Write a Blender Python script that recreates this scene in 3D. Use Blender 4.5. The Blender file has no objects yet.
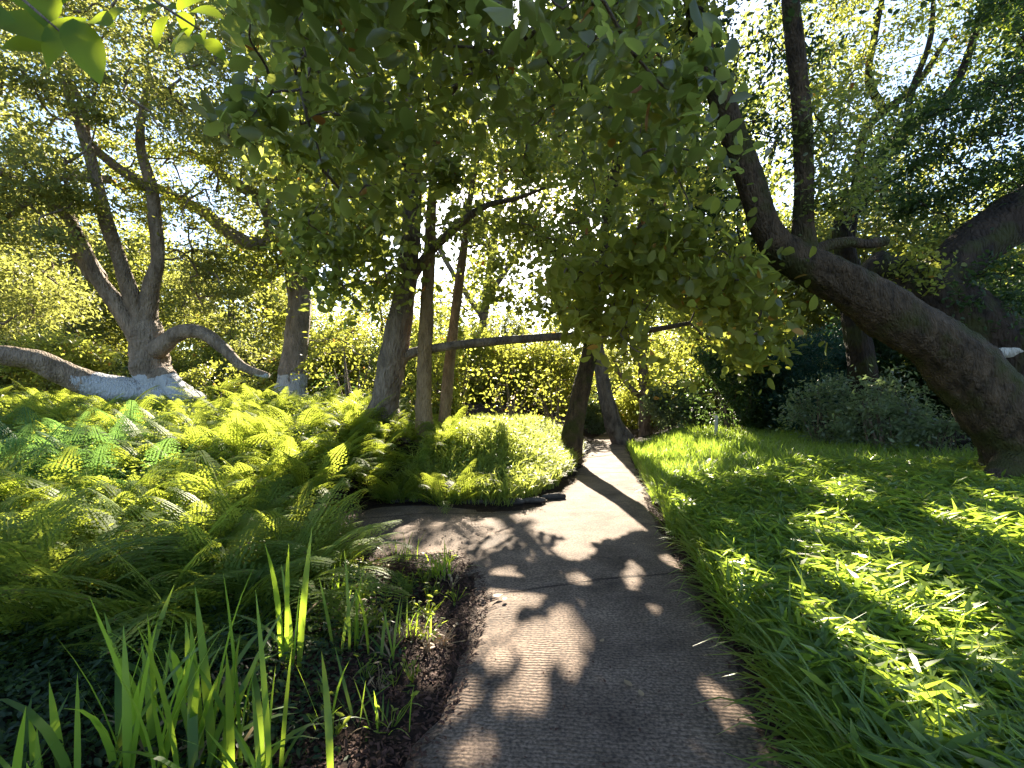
import bpy, math, random
import numpy as np
from mathutils import Vector

R = np.random.default_rng(11)
random.seed(5)
SC = bpy.context.scene
COL = SC.collection
UP = np.array([0., 0., 1.])

# ------------------------------------------------------------------ camera
EYE, FOC, CX, HY = 1.55, 480.0, 512.0, 405.0
cam_d = bpy.data.cameras.new('camera')
cam_d.sensor_width = 36.0
cam_d.lens = 36.0 * FOC / 1024.0
cam_d.shift_y = (HY - 384.0) / 1024.0
cam_d.clip_start, cam_d.clip_end = 0.05, 900.0
cam = bpy.data.objects.new('camera', cam_d)
COL.objects.link(cam)
cam.location = (0, 0, EYE)
cam.rotation_euler = (math.radians(90), 0, 0)
SC.camera = cam


def P(px, py, d):
    """a surveyed point: bearing and height read off the photograph, distance d in metres"""
    return np.array([(px - CX) * d / FOC, d, EYE - (py - HY) * d / FOC])


def ground_of(px, py, z=0.0):
    d = (EYE - z) * FOC / (py - HY)
    return np.array([(px - CX) * d / FOC, d])


# ------------------------------------------------------------------ sun and sky
SUN_EL, SUN_AZ = math.radians(29.0), math.radians(2.7)
S = np.array([math.sin(SUN_AZ) * math.cos(SUN_EL), math.cos(SUN_AZ) * math.cos(SUN_EL), math.sin(SUN_EL)])
w = bpy.data.worlds.new('World')
SC.world = w
w.use_nodes = True
nt = w.node_tree
sky = nt.nodes.new('ShaderNodeTexSky')
sky.sky_type = 'NISHITA'
sky.sun_disc = False
sky.sun_elevation, sky.sun_rotation = SUN_EL, SUN_AZ
sky.air_density, sky.dust_density, sky.ozone_density = 1.0, 0.7, 1.9
bg = nt.nodes['Background']
bg.inputs['Strength'].default_value = 0.065
nt.links.new(sky.outputs[0], bg.inputs[0])
sl = bpy.data.lights.new('sun', 'SUN')
sl.energy, sl.angle, sl.color = 5.0, math.radians(0.45), (1.0, 0.88, 0.70)
so = bpy.data.objects.new('sun', sl)
COL.objects.link(so)
so.location = (0, 40, 40)
so.rotation_euler = Vector(S).to_track_quat('Z', 'Y').to_euler()
SC.view_settings.view_transform = 'Standard'
SC.view_settings.look = 'None'
SC.view_settings.gamma = 1.0
SC.view_settings.use_curve_mapping = False
SC.view_settings.exposure = 2.75
cy = SC.cycles
cy.max_bounces, cy.diffuse_bounces, cy.glossy_bounces, cy.transmission_bounces, cy.transparent_max_bounces = 8, 5, 2, 5, 6
cy.use_denoising = True
cy.sample_clamp_indirect = 6.0


# ------------------------------------------------------------------ materials
def new_mat(name):
    m = bpy.data.materials.new(name)
    m.use_nodes = True
    m.node_tree.nodes.clear()
    return m, m.node_tree.nodes, m.node_tree.links


def leaf_mat(name, a, b, trans, amount=0.45, rough=0.42, spec=0.4, odd=None, odd_share=0.0, scale=0.7):
    """leaf blade: colour varies from leaf to leaf, light passes through it"""
    m, n, l = new_mat(name)
    out = n.new('ShaderNodeOutputMaterial')
    geo = n.new('ShaderNodeNewGeometry')
    no = n.new('ShaderNodeTexNoise')
    no.inputs['Scale'].default_value = scale
    no.inputs['Detail'].default_value = 2
    l.new(geo.outputs['Position'], no.inputs['Vector'])
    add = n.new('ShaderNodeMath'); add.operation = 'ADD'
    l.new(geo.outputs['Random Per Island'], add.inputs[0]); l.new(no.outputs['Fac'], add.inputs[1])
    oi = n.new('ShaderNodeObjectInfo')
    ad2 = n.new('ShaderNodeMath'); ad2.operation = 'ADD'
    l.new(add.outputs[0], ad2.inputs[0]); l.new(oi.outputs['Random'], ad2.inputs[1])
    mul = n.new('ShaderNodeMath'); mul.operation = 'MULTIPLY'; mul.inputs[1].default_value = 0.34
    l.new(ad2.outputs[0], mul.inputs[0])
    mix = n.new('ShaderNodeMix'); mix.data_type = 'RGBA'
    l.new(mul.outputs[0], mix.inputs[0])
    mix.inputs[6].default_value = (*a, 1); mix.inputs[7].default_value = (*b, 1)
    tm = n.new('ShaderNodeMix'); tm.data_type = 'RGBA'
    l.new(mul.outputs[0], tm.inputs[0])
    tm.inputs[6].default_value = tuple(0.6 * c for c in trans) + (1,)
    tm.inputs[7].default_value = tuple(min(0.9, 1.35 * c) for c in trans) + (1,)
    cs, ts = mix.outputs[2], tm.outputs[2]
    if odd:
        gt = n.new('ShaderNodeMath'); gt.operation = 'GREATER_THAN'; gt.inputs[1].default_value = 1 - odd_share
        l.new(geo.outputs['Random Per Island'], gt.inputs[0])
        for src in ('c', 't'):
            mo = n.new('ShaderNodeMix'); mo.data_type = 'RGBA'
            l.new(gt.outputs[0], mo.inputs[0])
            l.new(cs if src == 'c' else ts, mo.inputs[6])
            mo.inputs[7].default_value = (*odd, 1)
            if src == 'c': cs = mo.outputs[2]
            else: ts = mo.outputs[2]
    p = n.new('ShaderNodeBsdfPrincipled')
    p.inputs['Roughness'].default_value = rough
    p.inputs['Specular IOR Level'].default_value = spec
    l.new(cs, p.inputs['Base Color'])
    t = n.new('ShaderNodeBsdfTranslucent')
    l.new(ts, t.inputs['Color'])
    ms = n.new('ShaderNodeMixShader'); ms.inputs[0].default_value = amount
    l.new(p.outputs[0], ms.inputs[1]); l.new(t.outputs[0], ms.inputs[2])
    l.new(ms.outputs[0], out.inputs[0])
    return m


def bark_mat(name, a, b, scale=6.0, bump=0.6, moss=None, white=None):
    """bark: streaky noise, cracks, optional moss; white=(axis, limit, x0) is the limewash painted round the foot"""
    m, n, l = new_mat(name)
    out = n.new('ShaderNodeOutputMaterial')
    geo = n.new('ShaderNodeNewGeometry')
    mp = n.new('ShaderNodeMapping'); mp.inputs['Scale'].default_value = (1, 1, 0.35)
    l.new(geo.outputs['Position'], mp.inputs['Vector'])
    no = n.new('ShaderNodeTexNoise'); no.inputs['Scale'].default_value = scale; no.inputs['Detail'].default_value = 8
    no.inputs['Roughness'].default_value = 0.7
    l.new(mp.outputs[0], no.inputs['Vector'])
    vo = n.new('ShaderNodeTexVoronoi'); vo.inputs['Scale'].default_value = scale * 3; vo.feature = 'DISTANCE_TO_EDGE'
    l.new(mp.outputs[0], vo.inputs['Vector'])
    cr = n.new('ShaderNodeValToRGB')
    cr.color_ramp.elements[0].position = 0.35; cr.color_ramp.elements[0].color = (*a, 1)
    cr.color_ramp.elements[1].position = 0.66; cr.color_ramp.elements[1].color = (*b, 1)
    l.new(no.outputs['Fac'], cr.inputs[0])
    c = cr.outputs[0]
    n2 = n.new('ShaderNodeTexNoise'); n2.inputs['Scale'].default_value = 2.2; n2.inputs['Detail'].default_value = 5
    l.new(geo.outputs['Position'], n2.inputs['Vector'])
    if moss:
        r2 = n.new('ShaderNodeValToRGB'); r2.color_ramp.elements[0].position = 0.48; r2.color_ramp.elements[1].position = 0.62
        l.new(n2.outputs['Fac'], r2.inputs[0])
        mm = n.new('ShaderNodeMix'); mm.data_type = 'RGBA'
        l.new(r2.outputs[0], mm.inputs[0]); l.new(c, mm.inputs[6]); mm.inputs[7].default_value = (*moss, 1)
        c = mm.outputs[2]
    if white:
        lim, x0 = white
        sx = n.new('ShaderNodeSeparateXYZ'); l.new(geo.outputs['Position'], sx.inputs[0])
        nz = n.new('ShaderNodeMath'); nz.operation = 'MULTIPLY_ADD'
        l.new(n2.outputs['Fac'], nz.inputs[0]); nz.inputs[1].default_value = 0.5; nz.inputs[2].default_value = lim - 0.25
        lt = n.new('ShaderNodeMath'); lt.operation = 'LESS_THAN'
        l.new(sx.outputs[2], lt.inputs[0]); l.new(nz.outputs[0], lt.inputs[1])
        gx = n.new('ShaderNodeMath'); gx.operation = 'MULTIPLY_ADD'
        l.new(no.outputs['Fac'], gx.inputs[0]); gx.inputs[1].default_value = 1.2; gx.inputs[2].default_value = x0 - 0.6
        g2 = n.new('ShaderNodeMath'); g2.operation = 'GREATER_THAN'
        l.new(sx.outputs[0], g2.inputs[0]); l.new(gx.outputs[0], g2.inputs[1])
        an = n.new('ShaderNodeMath'); an.operation = 'MULTIPLY'
        l.new(lt.outputs[0], an.inputs[0]); l.new(g2.outputs[0], an.inputs[1])
        we = n.new('ShaderNodeValToRGB'); we.color_ramp.elements[0].position = 0.33; we.color_ramp.elements[1].position = 0.42
        we.color_ramp.elements[0].color = (0, 0, 0, 1)
        l.new(no.outputs['Fac'], we.inputs[0])
        a2 = n.new('ShaderNodeMath'); a2.operation = 'MULTIPLY'
        l.new(an.outputs[0], a2.inputs[0]); l.new(we.outputs[0], a2.inputs[1])
        mw = n.new('ShaderNodeMix'); mw.data_type = 'RGBA'
        l.new(a2.outputs[0], mw.inputs[0]); l.new(c, mw.inputs[6]); mw.inputs[7].default_value = (0.38, 0.40, 0.43, 1)
        c = mw.outputs[2]
    p = n.new('ShaderNodeBsdfPrincipled'); p.inputs['Roughness'].default_value = 0.85
    p.inputs['Specular IOR Level'].default_value = 0.25
    l.new(c, p.inputs['Base Color'])
    ad = n.new('ShaderNodeMath'); ad.operation = 'MULTIPLY_ADD'
    l.new(vo.outputs['Distance'], ad.inputs[0]); ad.inputs[1].default_value = 0.8; l.new(no.outputs['Fac'], ad.inputs[2])
    bp = n.new('ShaderNodeBump'); bp.inputs['Strength'].default_value = min(1, bump * 1.6); bp.inputs['Distance'].default_value = 0.10
    l.new(ad.outputs[0], bp.inputs['Height']); l.new(bp.outputs[0], p.inputs['Normal'])
    l.new(p.outputs[0], out.inputs[0])
    return m


def earth_mat(name, a, b, c2, scale=9.0):
    m, n, l = new_mat(name)
    out = n.new('ShaderNodeOutputMaterial')
    geo = n.new('ShaderNodeNewGeometry')
    no = n.new('ShaderNodeTexNoise'); no.inputs['Scale'].default_value = scale; no.inputs['Detail'].default_value = 10
    no.inputs['Roughness'].default_value = 0.75
    l.new(geo.outputs['Position'], no.inputs['Vector'])
    cr = n.new('ShaderNodeValToRGB')
    e = cr.color_ramp.elements
    e[0].position = 0.36; e[0].color = (*a, 1); e[1].position = 0.7; e[1].color = (*c2, 1)
    k = e.new(0.52); k.color = (*b, 1)
    l.new(no.outputs['Fac'], cr.inputs[0])
    p = n.new('ShaderNodeBsdfPrincipled'); p.inputs['Roughness'].default_value = 0.95
    p.inputs['Specular IOR Level'].default_value = 0.15
    l.new(cr.outputs[0], p.inputs['Base Color'])
    bp = n.new('ShaderNodeBump'); bp.inputs['Strength'].default_value = 0.9; bp.inputs['Distance'].default_value = 0.05
    l.new(no.outputs['Fac'], bp.inputs['Height']); l.new(bp.outputs[0], p.inputs['Normal'])
    l.new(p.outputs[0], out.inputs[0])
    return m


def path_mat():
    """combed concrete: grooves across the walking direction, stains, grit, dirt towards the verges"""
    m, n, l = new_mat('combed_concrete')
    out = n.new('ShaderNodeOutputMaterial')
    geo = n.new('ShaderNodeNewGeometry')
    mp = n.new('ShaderNodeMapping'); mp.inputs['Rotation'].default_value = (0, 0, math.radians(4))
    l.new(geo.outputs['Position'], mp.inputs['Vector'])
    wv = n.new('ShaderNodeTexWave'); wv.wave_type = 'BANDS'; wv.bands_direction = 'Y'
    wv.inputs['Scale'].default_value = 11.0; wv.inputs['Distortion'].default_value = 4.5
    wv.inputs['Detail'].default_value = 3; wv.inputs['Detail Scale'].default_value = 1.6
    l.new(mp.outputs[0], wv.inputs['Vector'])
    big = n.new('ShaderNodeTexNoise'); big.inputs['Scale'].default_value = 1.6; big.inputs['Detail'].default_value = 8
    big.inputs['Roughness'].default_value = 0.65
    l.new(geo.outputs['Position'], big.inputs['Vector'])
    fine = n.new('ShaderNodeTexNoise'); fine.inputs['Scale'].default_value = 55; fine.inputs['Detail'].default_value = 6
    l.new(geo.outputs['Position'], fine.inputs['Vector'])
    cr = n.new('ShaderNodeValToRGB')
    e = cr.color_ramp.elements
    e[0].position = 0.30; e[0].color = (0.068, 0.047, 0.035, 1); e[1].position = 0.68; e[1].color = (0.26, 0.188, 0.138, 1)
    l.new(big.outputs['Fac'], cr.inputs[0])
    cf = n.new('ShaderNodeValToRGB')
    cf.color_ramp.elements[0].position = 0.38; cf.color_ramp.elements[0].color = (0.42, 0.42, 0.42, 1)
    cf.color_ramp.elements[1].position = 0.62; cf.color_ramp.elements[1].color = (1.12, 1.1, 1.08, 1)
    l.new(fine.outputs['Fac'], cf.inputs[0])
    mu = n.new('ShaderNodeMix'); mu.data_type = 'RGBA'; mu.blend_type = 'MULTIPLY'; mu.inputs[0].default_value = 1.0
    l.new(cr.outputs[0], mu.inputs[6]); l.new(cf.outputs[0], mu.inputs[7])
    gr = n.new('ShaderNodeValToRGB')
    gr.color_ramp.elements[0].position = 0.0; gr.color_ramp.elements[0].color = (0.62, 0.60, 0.58, 1)
    gr.color_ramp.elements[1].position = 0.35; gr.color_ramp.elements[1].color = (1, 1, 1, 1)
    l.new(wv.outputs['Fac'], gr.inputs[0])
    mu2 = n.new('ShaderNodeMix'); mu2.data_type = 'RGBA'; mu2.blend_type = 'MULTIPLY'; mu2.inputs[0].default_value = 0.8
    l.new(mu.outputs[2], mu2.inputs[6]); l.new(gr.outputs[0], mu2.inputs[7])
    # joints between the poured slabs and wear that rubs the combing out here and there
    sp = n.new('ShaderNodeSeparateXYZ'); l.new(geo.outputs['Position'], sp.inputs[0])
    j1 = n.new('ShaderNodeMath'); j1.operation = 'MULTIPLY_ADD'; l.new(sp.outputs[0], j1.inputs[0]); j1.inputs[1].default_value = -0.3; l.new(sp.outputs[1], j1.inputs[2])
    j2 = n.new('ShaderNodeMath'); j2.operation = 'MULTIPLY_ADD'; l.new(big.outputs['Fac'], j2.inputs[0]); j2.inputs[1].default_value = 0.10; l.new(j1.outputs[0], j2.inputs[2])
    j0 = n.new('ShaderNodeMath'); j0.operation = 'ADD'; j0.inputs[1].default_value = -0.9; l.new(j2.outputs[0], j0.inputs[0])
    j3 = n.new('ShaderNodeMath'); j3.operation = 'PINGPONG'; l.new(j0.outputs[0], j3.inputs[0]); j3.inputs[1].default_value = 1.55
    jr = n.new('ShaderNodeValToRGB'); jr.color_ramp.elements[0].position = 0.008; jr.color_ramp.elements[0].color = (0.25, 0.22, 0.2, 1)
    jr.color_ramp.elements[1].position = 0.022; jr.color_ramp.elements[1].color = (1, 1, 1, 1); l.new(j3.outputs[0], jr.inputs[0])
    mu3 = n.new('ShaderNodeMix'); mu3.data_type = 'RGBA'; mu3.blend_type = 'MULTIPLY'; mu3.inputs[0].default_value = 0.85
    l.new(mu2.outputs[2], mu3.inputs[6]); l.new(jr.outputs[0], mu3.inputs[7]); mu2 = mu3
    wear = n.new('ShaderNodeTexNoise'); wear.inputs['Scale'].default_value = 2.7; wear.inputs['Detail'].default_value = 5; l.new(geo.outputs['Position'], wear.inputs['Vector'])
    wr = n.new('ShaderNodeMapRange'); wr.inputs[1].default_value = 0.38; wr.inputs[2].default_value = 0.62; wr.inputs[3].default_value = 0.1; wr.inputs[4].default_value = 1.0
    l.new(wear.outputs['Fac'], wr.inputs[0])
    wm = n.new('ShaderNodeMath'); wm.operation = 'MULTIPLY'; l.new(wv.outputs['Fac'], wm.inputs[0]); l.new(wr.outputs[0], wm.inputs[1]); wv_out = wm.outputs[0]
    p = n.new('ShaderNodeBsdfPrincipled'); p.inputs['Roughness'].default_value = 0.9
    p.inputs['Specular IOR Level'].default_value = 0.25
    l.new(mu2.outputs[2], p.inputs['Base Color'])
    hs = n.new('ShaderNodeMath'); hs.operation = 'MULTIPLY_ADD'
    l.new(fine.outputs['Fac'], hs.inputs[0]); hs.inputs[1].default_value = 0.8; l.new(wv_out, hs.inputs[2])
    bp = n.new('ShaderNodeBump'); bp.inputs['Strength'].default_value = 0.45; bp.inputs['Distance'].default_value = 0.010
    l.new(hs.outputs[0], bp.inputs['Height']); l.new(bp.outputs[0], p.inputs['Normal'])
    l.new(p.outputs[0], out.inputs[0])
    return m


M = {
    'soil': earth_mat('soil', (0.008, 0.005, 0.004), (0.024, 0.014, 0.010), (0.07, 0.042, 0.03)),
    'path': path_mat(),
    'edge_shade': earth_mat('shaded_earth', (0.03, 0.027, 0.024), (0.07, 0.062, 0.055), (0.13, 0.12, 0.1), 5),
    'chips': leaf_mat('bark_chips', (0.03, 0.013, 0.009), (0.11, 0.055, 0.038), (0.03, 0.015, 0.01), 0.05, 0.8, 0.2),
    'broad': leaf_mat('broad_leaf', (0.02, 0.034, 0.011), (0.048, 0.07, 0.02), (0.46, 0.52, 0.09), 0.48, 0.30, 0.6, (0.30, 0.13, 0.03), 0.008),
    'near': leaf_mat('near_leaf', (0.02, 0.05, 0.012), (0.05, 0.10, 0.02), (0.44, 0.58, 0.03), 0.5, 0.55, 0.2),
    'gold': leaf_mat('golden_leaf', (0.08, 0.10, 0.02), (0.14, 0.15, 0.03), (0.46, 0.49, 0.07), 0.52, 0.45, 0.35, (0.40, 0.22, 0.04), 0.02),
    'olive': leaf_mat('olive_leaf', (0.05, 0.075, 0.03), (0.10, 0.12, 0.04), (0.36, 0.38, 0.08), 0.48, 0.5, 0.3),
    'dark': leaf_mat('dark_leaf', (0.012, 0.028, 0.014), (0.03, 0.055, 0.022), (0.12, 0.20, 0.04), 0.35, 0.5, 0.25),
    'blue': leaf_mat('blue_green_needle', (0.010, 0.040, 0.030), (0.025, 0.075, 0.05), (0.04, 0.12, 0.06), 0.25, 0.5, 0.3),
    'pale': leaf_mat('greyish_leaf', (0.06, 0.10, 0.05), (0.16, 0.20, 0.12), (0.25, 0.34, 0.12), 0.4, 0.38, 0.5),
    'fern': leaf_mat('fern_frond', (0.055, 0.11, 0.022), (0.12, 0.17, 0.035), (0.50, 0.58, 0.07), 0.52, 0.55, 0.18, (0.22, 0.15, 0.06), 0.015),
    'fernblue': leaf_mat('cool_fern_frond', (0.035, 0.095, 0.035), (0.06, 0.14, 0.05), (0.24, 0.42, 0.09), 0.45, 0.55, 0.2),
    'fernbrown': leaf_mat('dry_fern_frond', (0.16, 0.10, 0.06), (0.26, 0.18, 0.10), (0.35, 0.22, 0.08), 0.4, 0.6, 0.2),
    'grass': leaf_mat('strap_grass', (0.065, 0.12, 0.022), (0.12, 0.18, 0.036), (0.42, 0.58, 0.06), 0.45, 0.36, 0.45, (0.30, 0.30, 0.10), 0.012),
    'mound': leaf_mat('lime_groundcover', (0.10, 0.15, 0.035), (0.17, 0.21, 0.055), (0.58, 0.66, 0.12), 0.5, 0.45, 0.35),
    'iris': leaf_mat('iris_blade', (0.03, 0.085, 0.02), (0.06, 0.13, 0.03), (0.46, 0.66, 0.05), 0.55, 0.38, 0.4),
    'dry': leaf_mat('dry_leaf', (0.20, 0.13, 0.07), (0.36, 0.27, 0.16), (0.25, 0.15, 0.06), 0.25, 0.6, 0.25),
    'brom': leaf_mat('blue_grey_leaf', (0.07, 0.13, 0.11), (0.12, 0.20, 0.16), (0.10, 0.22, 0.12), 0.2, 0.35, 0.5),
    'bark': bark_mat('grey_brown_bark', (0.065, 0.05, 0.04), (0.24, 0.19, 0.15), 5),
    'bark_white': bark_mat('limewashed_oak_bark', (0.11, 0.083, 0.06), (0.30, 0.235, 0.18), 5, white=(2.34, -10.9)),
    'bark_white2': bark_mat('limewashed_bark', (0.13, 0.11, 0.09), (0.30, 0.25, 0.21), 5, white=(2.62, -50)),
    'bark_tan': bark_mat('tan_bark', (0.16, 0.105, 0.055), (0.33, 0.23, 0.13), 7),
    'bark_moss': bark_mat('mossy_bark', (0.026, 0.018, 0.011), (0.12, 0.082, 0.05), 9, 1.0, (0.05, 0.05, 0.012)),
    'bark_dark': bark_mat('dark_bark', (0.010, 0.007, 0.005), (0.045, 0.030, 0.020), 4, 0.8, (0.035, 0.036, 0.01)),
    'dead': bark_mat('pale_wood', (0.40, 0.37, 0.33), (0.65, 0.62, 0.56), 9),
    'post': bark_mat('pale_stake', (0.42, 0.40, 0.37), (0.6, 0.58, 0.54), 12, 0.2),
}


# ------------------------------------------------------------------ object helpers
class Geo:
    """collects tubes, leaves and blades; build() links them as ONE mesh object"""
    def __init__(self):
        self.v, self.q, self.n, self.mi, self.cur = [], [], 0, [], 0

    def add(self, v, q):
        if len(v) == 0: return
        self.v.append(np.asarray(v, np.float32).reshape(-1, 3))
        self.q.append(np.asarray(q, np.int32).reshape(-1, 4) + self.n)
        self.mi.append(np.full(len(self.q[-1]), self.cur, np.int32))
        self.n += len(self.v[-1])

    def build(self, name, mat, parent=None, smooth=True):
        v = np.concatenate(self.v); q = np.concatenate(self.q)
        if parent is not None:
            v = v - np.array(parent['_at'], np.float32)
        me = bpy.data.meshes.new(name)
        me.vertices.add(len(v)); me.vertices.foreach_set('co', v.ravel())
        tri = q[:, 3] == q[:, 2]
        if tri.any():
            tot = np.where(tri, 3, 4).astype(np.int32)
            idx = np.concatenate([r[:3] if t else r for r, t in zip(q, tri)])
        else:
            tot = np.full(len(q), 4, np.int32); idx = q.ravel()
        me.loops.add(len(idx)); me.loops.foreach_set('vertex_index', idx.astype(np.int32))
        me.polygons.add(len(q))
        st = np.zeros(len(q), np.int32); st[1:] = np.cumsum(tot)[:-1]
        me.polygons.foreach_set('loop_start', st)
        me.polygons.foreach_set('use_smooth', np.full(len(q), smooth))
        me.polygons.foreach_set('material_index', np.concatenate(self.mi))
        me.update(calc_edges=True)
        for mm in (mat if isinstance(mat, (list, tuple)) else [mat]): me.materials.append(mm)
        o = bpy.data.objects.new(name, me)
        COL.objects.link(o)
        if parent is not None: o.parent = parent
        return o


def tag(o, label, cat, group=None):
    o['label'] = label; o['category'] = cat
    if group: o['group'] = group
    return o


def thing(name, label, cat, loc, group=None):
    o = bpy.data.objects.new(name, None)
    COL.objects.link(o)
    o.empty_display_size = 0.2
    o.location = [float(c) for c in loc]
    o['_at'] = [float(c) for c in loc]
    return tag(o, label, cat, group)


def dup(root, loc, rz, scale=1.0, label=None, group=None):
    r = root.copy(); COL.objects.link(r)
    r.location = [float(c) for c in loc]; r.rotation_euler = (0, 0, rz); r.scale = (scale, scale, scale)
    if label: r['label'] = label
    if group: r['group'] = group
    for ch in list(root.children):
        c = ch.copy(); COL.objects.link(c); c.parent = r
    return r


def norm(a):
    return a / np.maximum(np.linalg.norm(a, axis=-1, keepdims=True), 1e-9)


def smooth_line(pts, rad, k=4):
    pts = np.asarray(pts, float); rad = np.asarray(rad, float)
    if len(pts) < 3: k2 = k
    p = np.vstack([2 * pts[0] - pts[1], pts, 2 * pts[-1] - pts[-2]])
    o, r = [], []
    for i in range(1, len(p) - 2):
        for t in np.linspace(0, 1, k, endpoint=False):
            a, b, c, d = p[i - 1], p[i], p[i + 1], p[i + 2]
            o.append(0.5 * ((2 * b) + (-a + c) * t + (2 * a - 5 * b + 4 * c - d) * t * t + (-a + 3 * b - 3 * c + d) * t ** 3))
            r.append(rad[i - 1] * (1 - t) + rad[i] * t)
    o.append(pts[-1]); r.append(rad[-1])
    return np.array(o), np.array(r)


def tube(g, pts, rad, sides=8, lump=0.10, cap=True, k=4, ridge=0.0):
    pts, rad = smooth_line(pts, rad, k) if k > 1 else (np.asarray(pts, float), np.asarray(rad, float))
    n = len(pts)
    t = norm(np.gradient(pts, axis=0))
    ref = np.array([0.31, 0.9, 0.12])
    if abs(np.mean(t @ norm(ref))) > 0.8: ref = np.array([0.9, 0.1, 0.3])
    u = norm(np.cross(t, ref)); v = np.cross(t, u)
    a = np.linspace(0, 2 * np.pi, sides, endpoint=False)
    ph = R.uniform(0, 6.28, 4)
    s = np.arange(n)[:, None]
    rr = rad[:, None] * (1 + lump * (np.sin(2 * a[None] + ph[0] + s * 0.35) * 0.6 + np.sin(3 * a[None] + ph[1] - s * 0.5) * 0.5
                                     + R.normal(0, 0.35, (n, sides))))
    if ridge:
        f = R.normal(0, 1, (n + 14, sides))
        f = np.stack([f[q:q + n] for q in range(14)]).mean(0) * 3.2          # long fissures running up the stem
        b = R.normal(0, 1, (n + 10, sides + 10)); b[:, -10:] = b[:, :10]
        b = np.stack([b[q:q + n] for q in range(10)]).mean(0)
        b = np.stack([b[:, q:q + sides] for q in range(10)]).mean(0) * 9       # broad swellings
        rr = rad[:, None] * (1 + ridge * (f * .55 + b * .8) + lump * .6 * np.sin(2 * a[None] + ph[0] + s * 0.12))
        for q in range(int(R.integers(2, 6))):                                # knots
            i0, a0 = R.integers(2, n - 2), R.uniform(0, 6.28)
            da = np.abs((a[None] - a0 + np.pi) % (2 * np.pi) - np.pi)
            rr = rr * (1 + .16 * np.exp(-(da / .3) ** 2 - ((s - i0) / (2.2 + n / 60)) ** 2))
    ring = pts[:, None, :] + (np.cos(a)[None, :, None] * u[:, None, :] + np.sin(a)[None, :, None] * v[:, None, :]) * rr[..., None]
    V = ring.reshape(-1, 3)
    i, j = np.meshgrid(np.arange(n - 1), np.arange(sides), indexing='ij')
    j2 = (j + 1) % sides
    Q = np.stack([i * sides + j, i * sides + j2, (i + 1) * sides + j2, (i + 1) * sides + j], -1).reshape(-1, 4)
    if cap:
        for e, (c, sg) in enumerate(((pts[0] - t[0] * rad[0] * 0.25, 1), (pts[-1] + t[-1] * rad[-1] * 0.3, -1))):
            ci = len(V); V = np.vstack([V, c[None]])
            o = 0 if e == 0 else (n - 1) * sides
            k_ = np.arange(sides); k2 = (k_ + 1) % sides
            T = np.stack([o + k2, o + k_, np.full(sides, ci), np.full(sides, ci)], -1) if sg > 0 else \
                np.stack([o + k_, o + k2, np.full(sides, ci), np.full(sides, ci)], -1)
            Q = np.vstack([Q, T])
    g.add(V, Q)


def leaf_faces(g, C, N, A, L, W, kind='oval', fold=0.15, curl=0.08):
    """C centres, N blade normals, A leaf axes, L lengths, W widths"""
    n = len(C)
    if n == 0: return
    A = norm(A - N * np.sum(A * N, 1, keepdims=True))
    B = np.cross(N, A)
    L = np.broadcast_to(L, (n,))[:, None]; W = np.broadcast_to(W, (n,))[:, None]
    if kind == 'round':
        prof = [(-.5, 0, 0), (.06, 0, 0), (.5, 0, -curl), (-.3, .33, fold * .7), (.02, .5, fold), (.33, .38, fold * .7),
                (-.3, -.33, fold * .7), (.02, -.5, fold), (.33, -.38, fold * .7)]
        q = [(0, 1, 4, 3), (1, 2, 5, 4), (0, 6, 7, 1), (1, 7, 8, 2)]
    elif kind == 'oval':
        prof = [(-.5, 0, 0), (-.18, .5, fold), (.22, .42, fold), (.5, 0, -curl), (.22, -.42, fold), (-.18, -.5, fold)]
        q = [(0, 1, 2, 3), (0, 3, 4, 5)]
    elif kind == 'lance':
        prof = [(-.5, 0, 0), (-.1, .5, fold), (.5, 0, -curl * 2), (-.1, -.5, fold)]
        q = [(0, 3, 2, 1)]
    else:
        prof = [(-.5, 0, 0), (0, .5, 0), (.5, 0, 0), (0, -.5, 0)]
        q = [(0, 3, 2, 1)]
    V = np.stack([C + A * (x * L) + B * (y * W) + N * (z * W) for x, y, z in prof], 1)
    k = len(prof)
    Q = (np.arange(n)[:, None, None] * k + np.array(q)[None]).reshape(-1, 4)
    g.add(V.reshape(-1, 3), Q)


def rand_dirs(n):
    return norm(R.normal(size=(n, 3)))


def inpoly(x, y, poly):
    poly = np.asarray(poly, float)
    ins = np.zeros(np.shape(x), bool)
    x1, y1 = poly[-1]
    for x2, y2 in poly:
        c = ((y1 > y) != (y2 > y)) & (x < (x2 - x1) * (y - y1) / (y2 - y1 + 1e-12) + x1)
        ins ^= c
        x1, y1 = x2, y2
    return ins


# ------------------------------------------------------------------ where the sun reaches the ground (gaps in the leaf canopy, metres on the ground)
def ell(cx, cy_, rx, ry, rot=0, z=0.0):
    a = np.linspace(0, 2 * np.pi, 14, endpoint=False); c, s = math.cos(math.radians(rot)), math.sin(math.radians(rot))
    x, y = rx * np.cos(a), ry * np.sin(a)
    return z, np.array([ground_of(cx + c * i - s * j, cy_ + s * i + c * j, z) for i, j in zip(x, y)])


def pol(pts, z=0.0):
    return z, np.array([ground_of(a, b, z) for a, b in pts])


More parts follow.
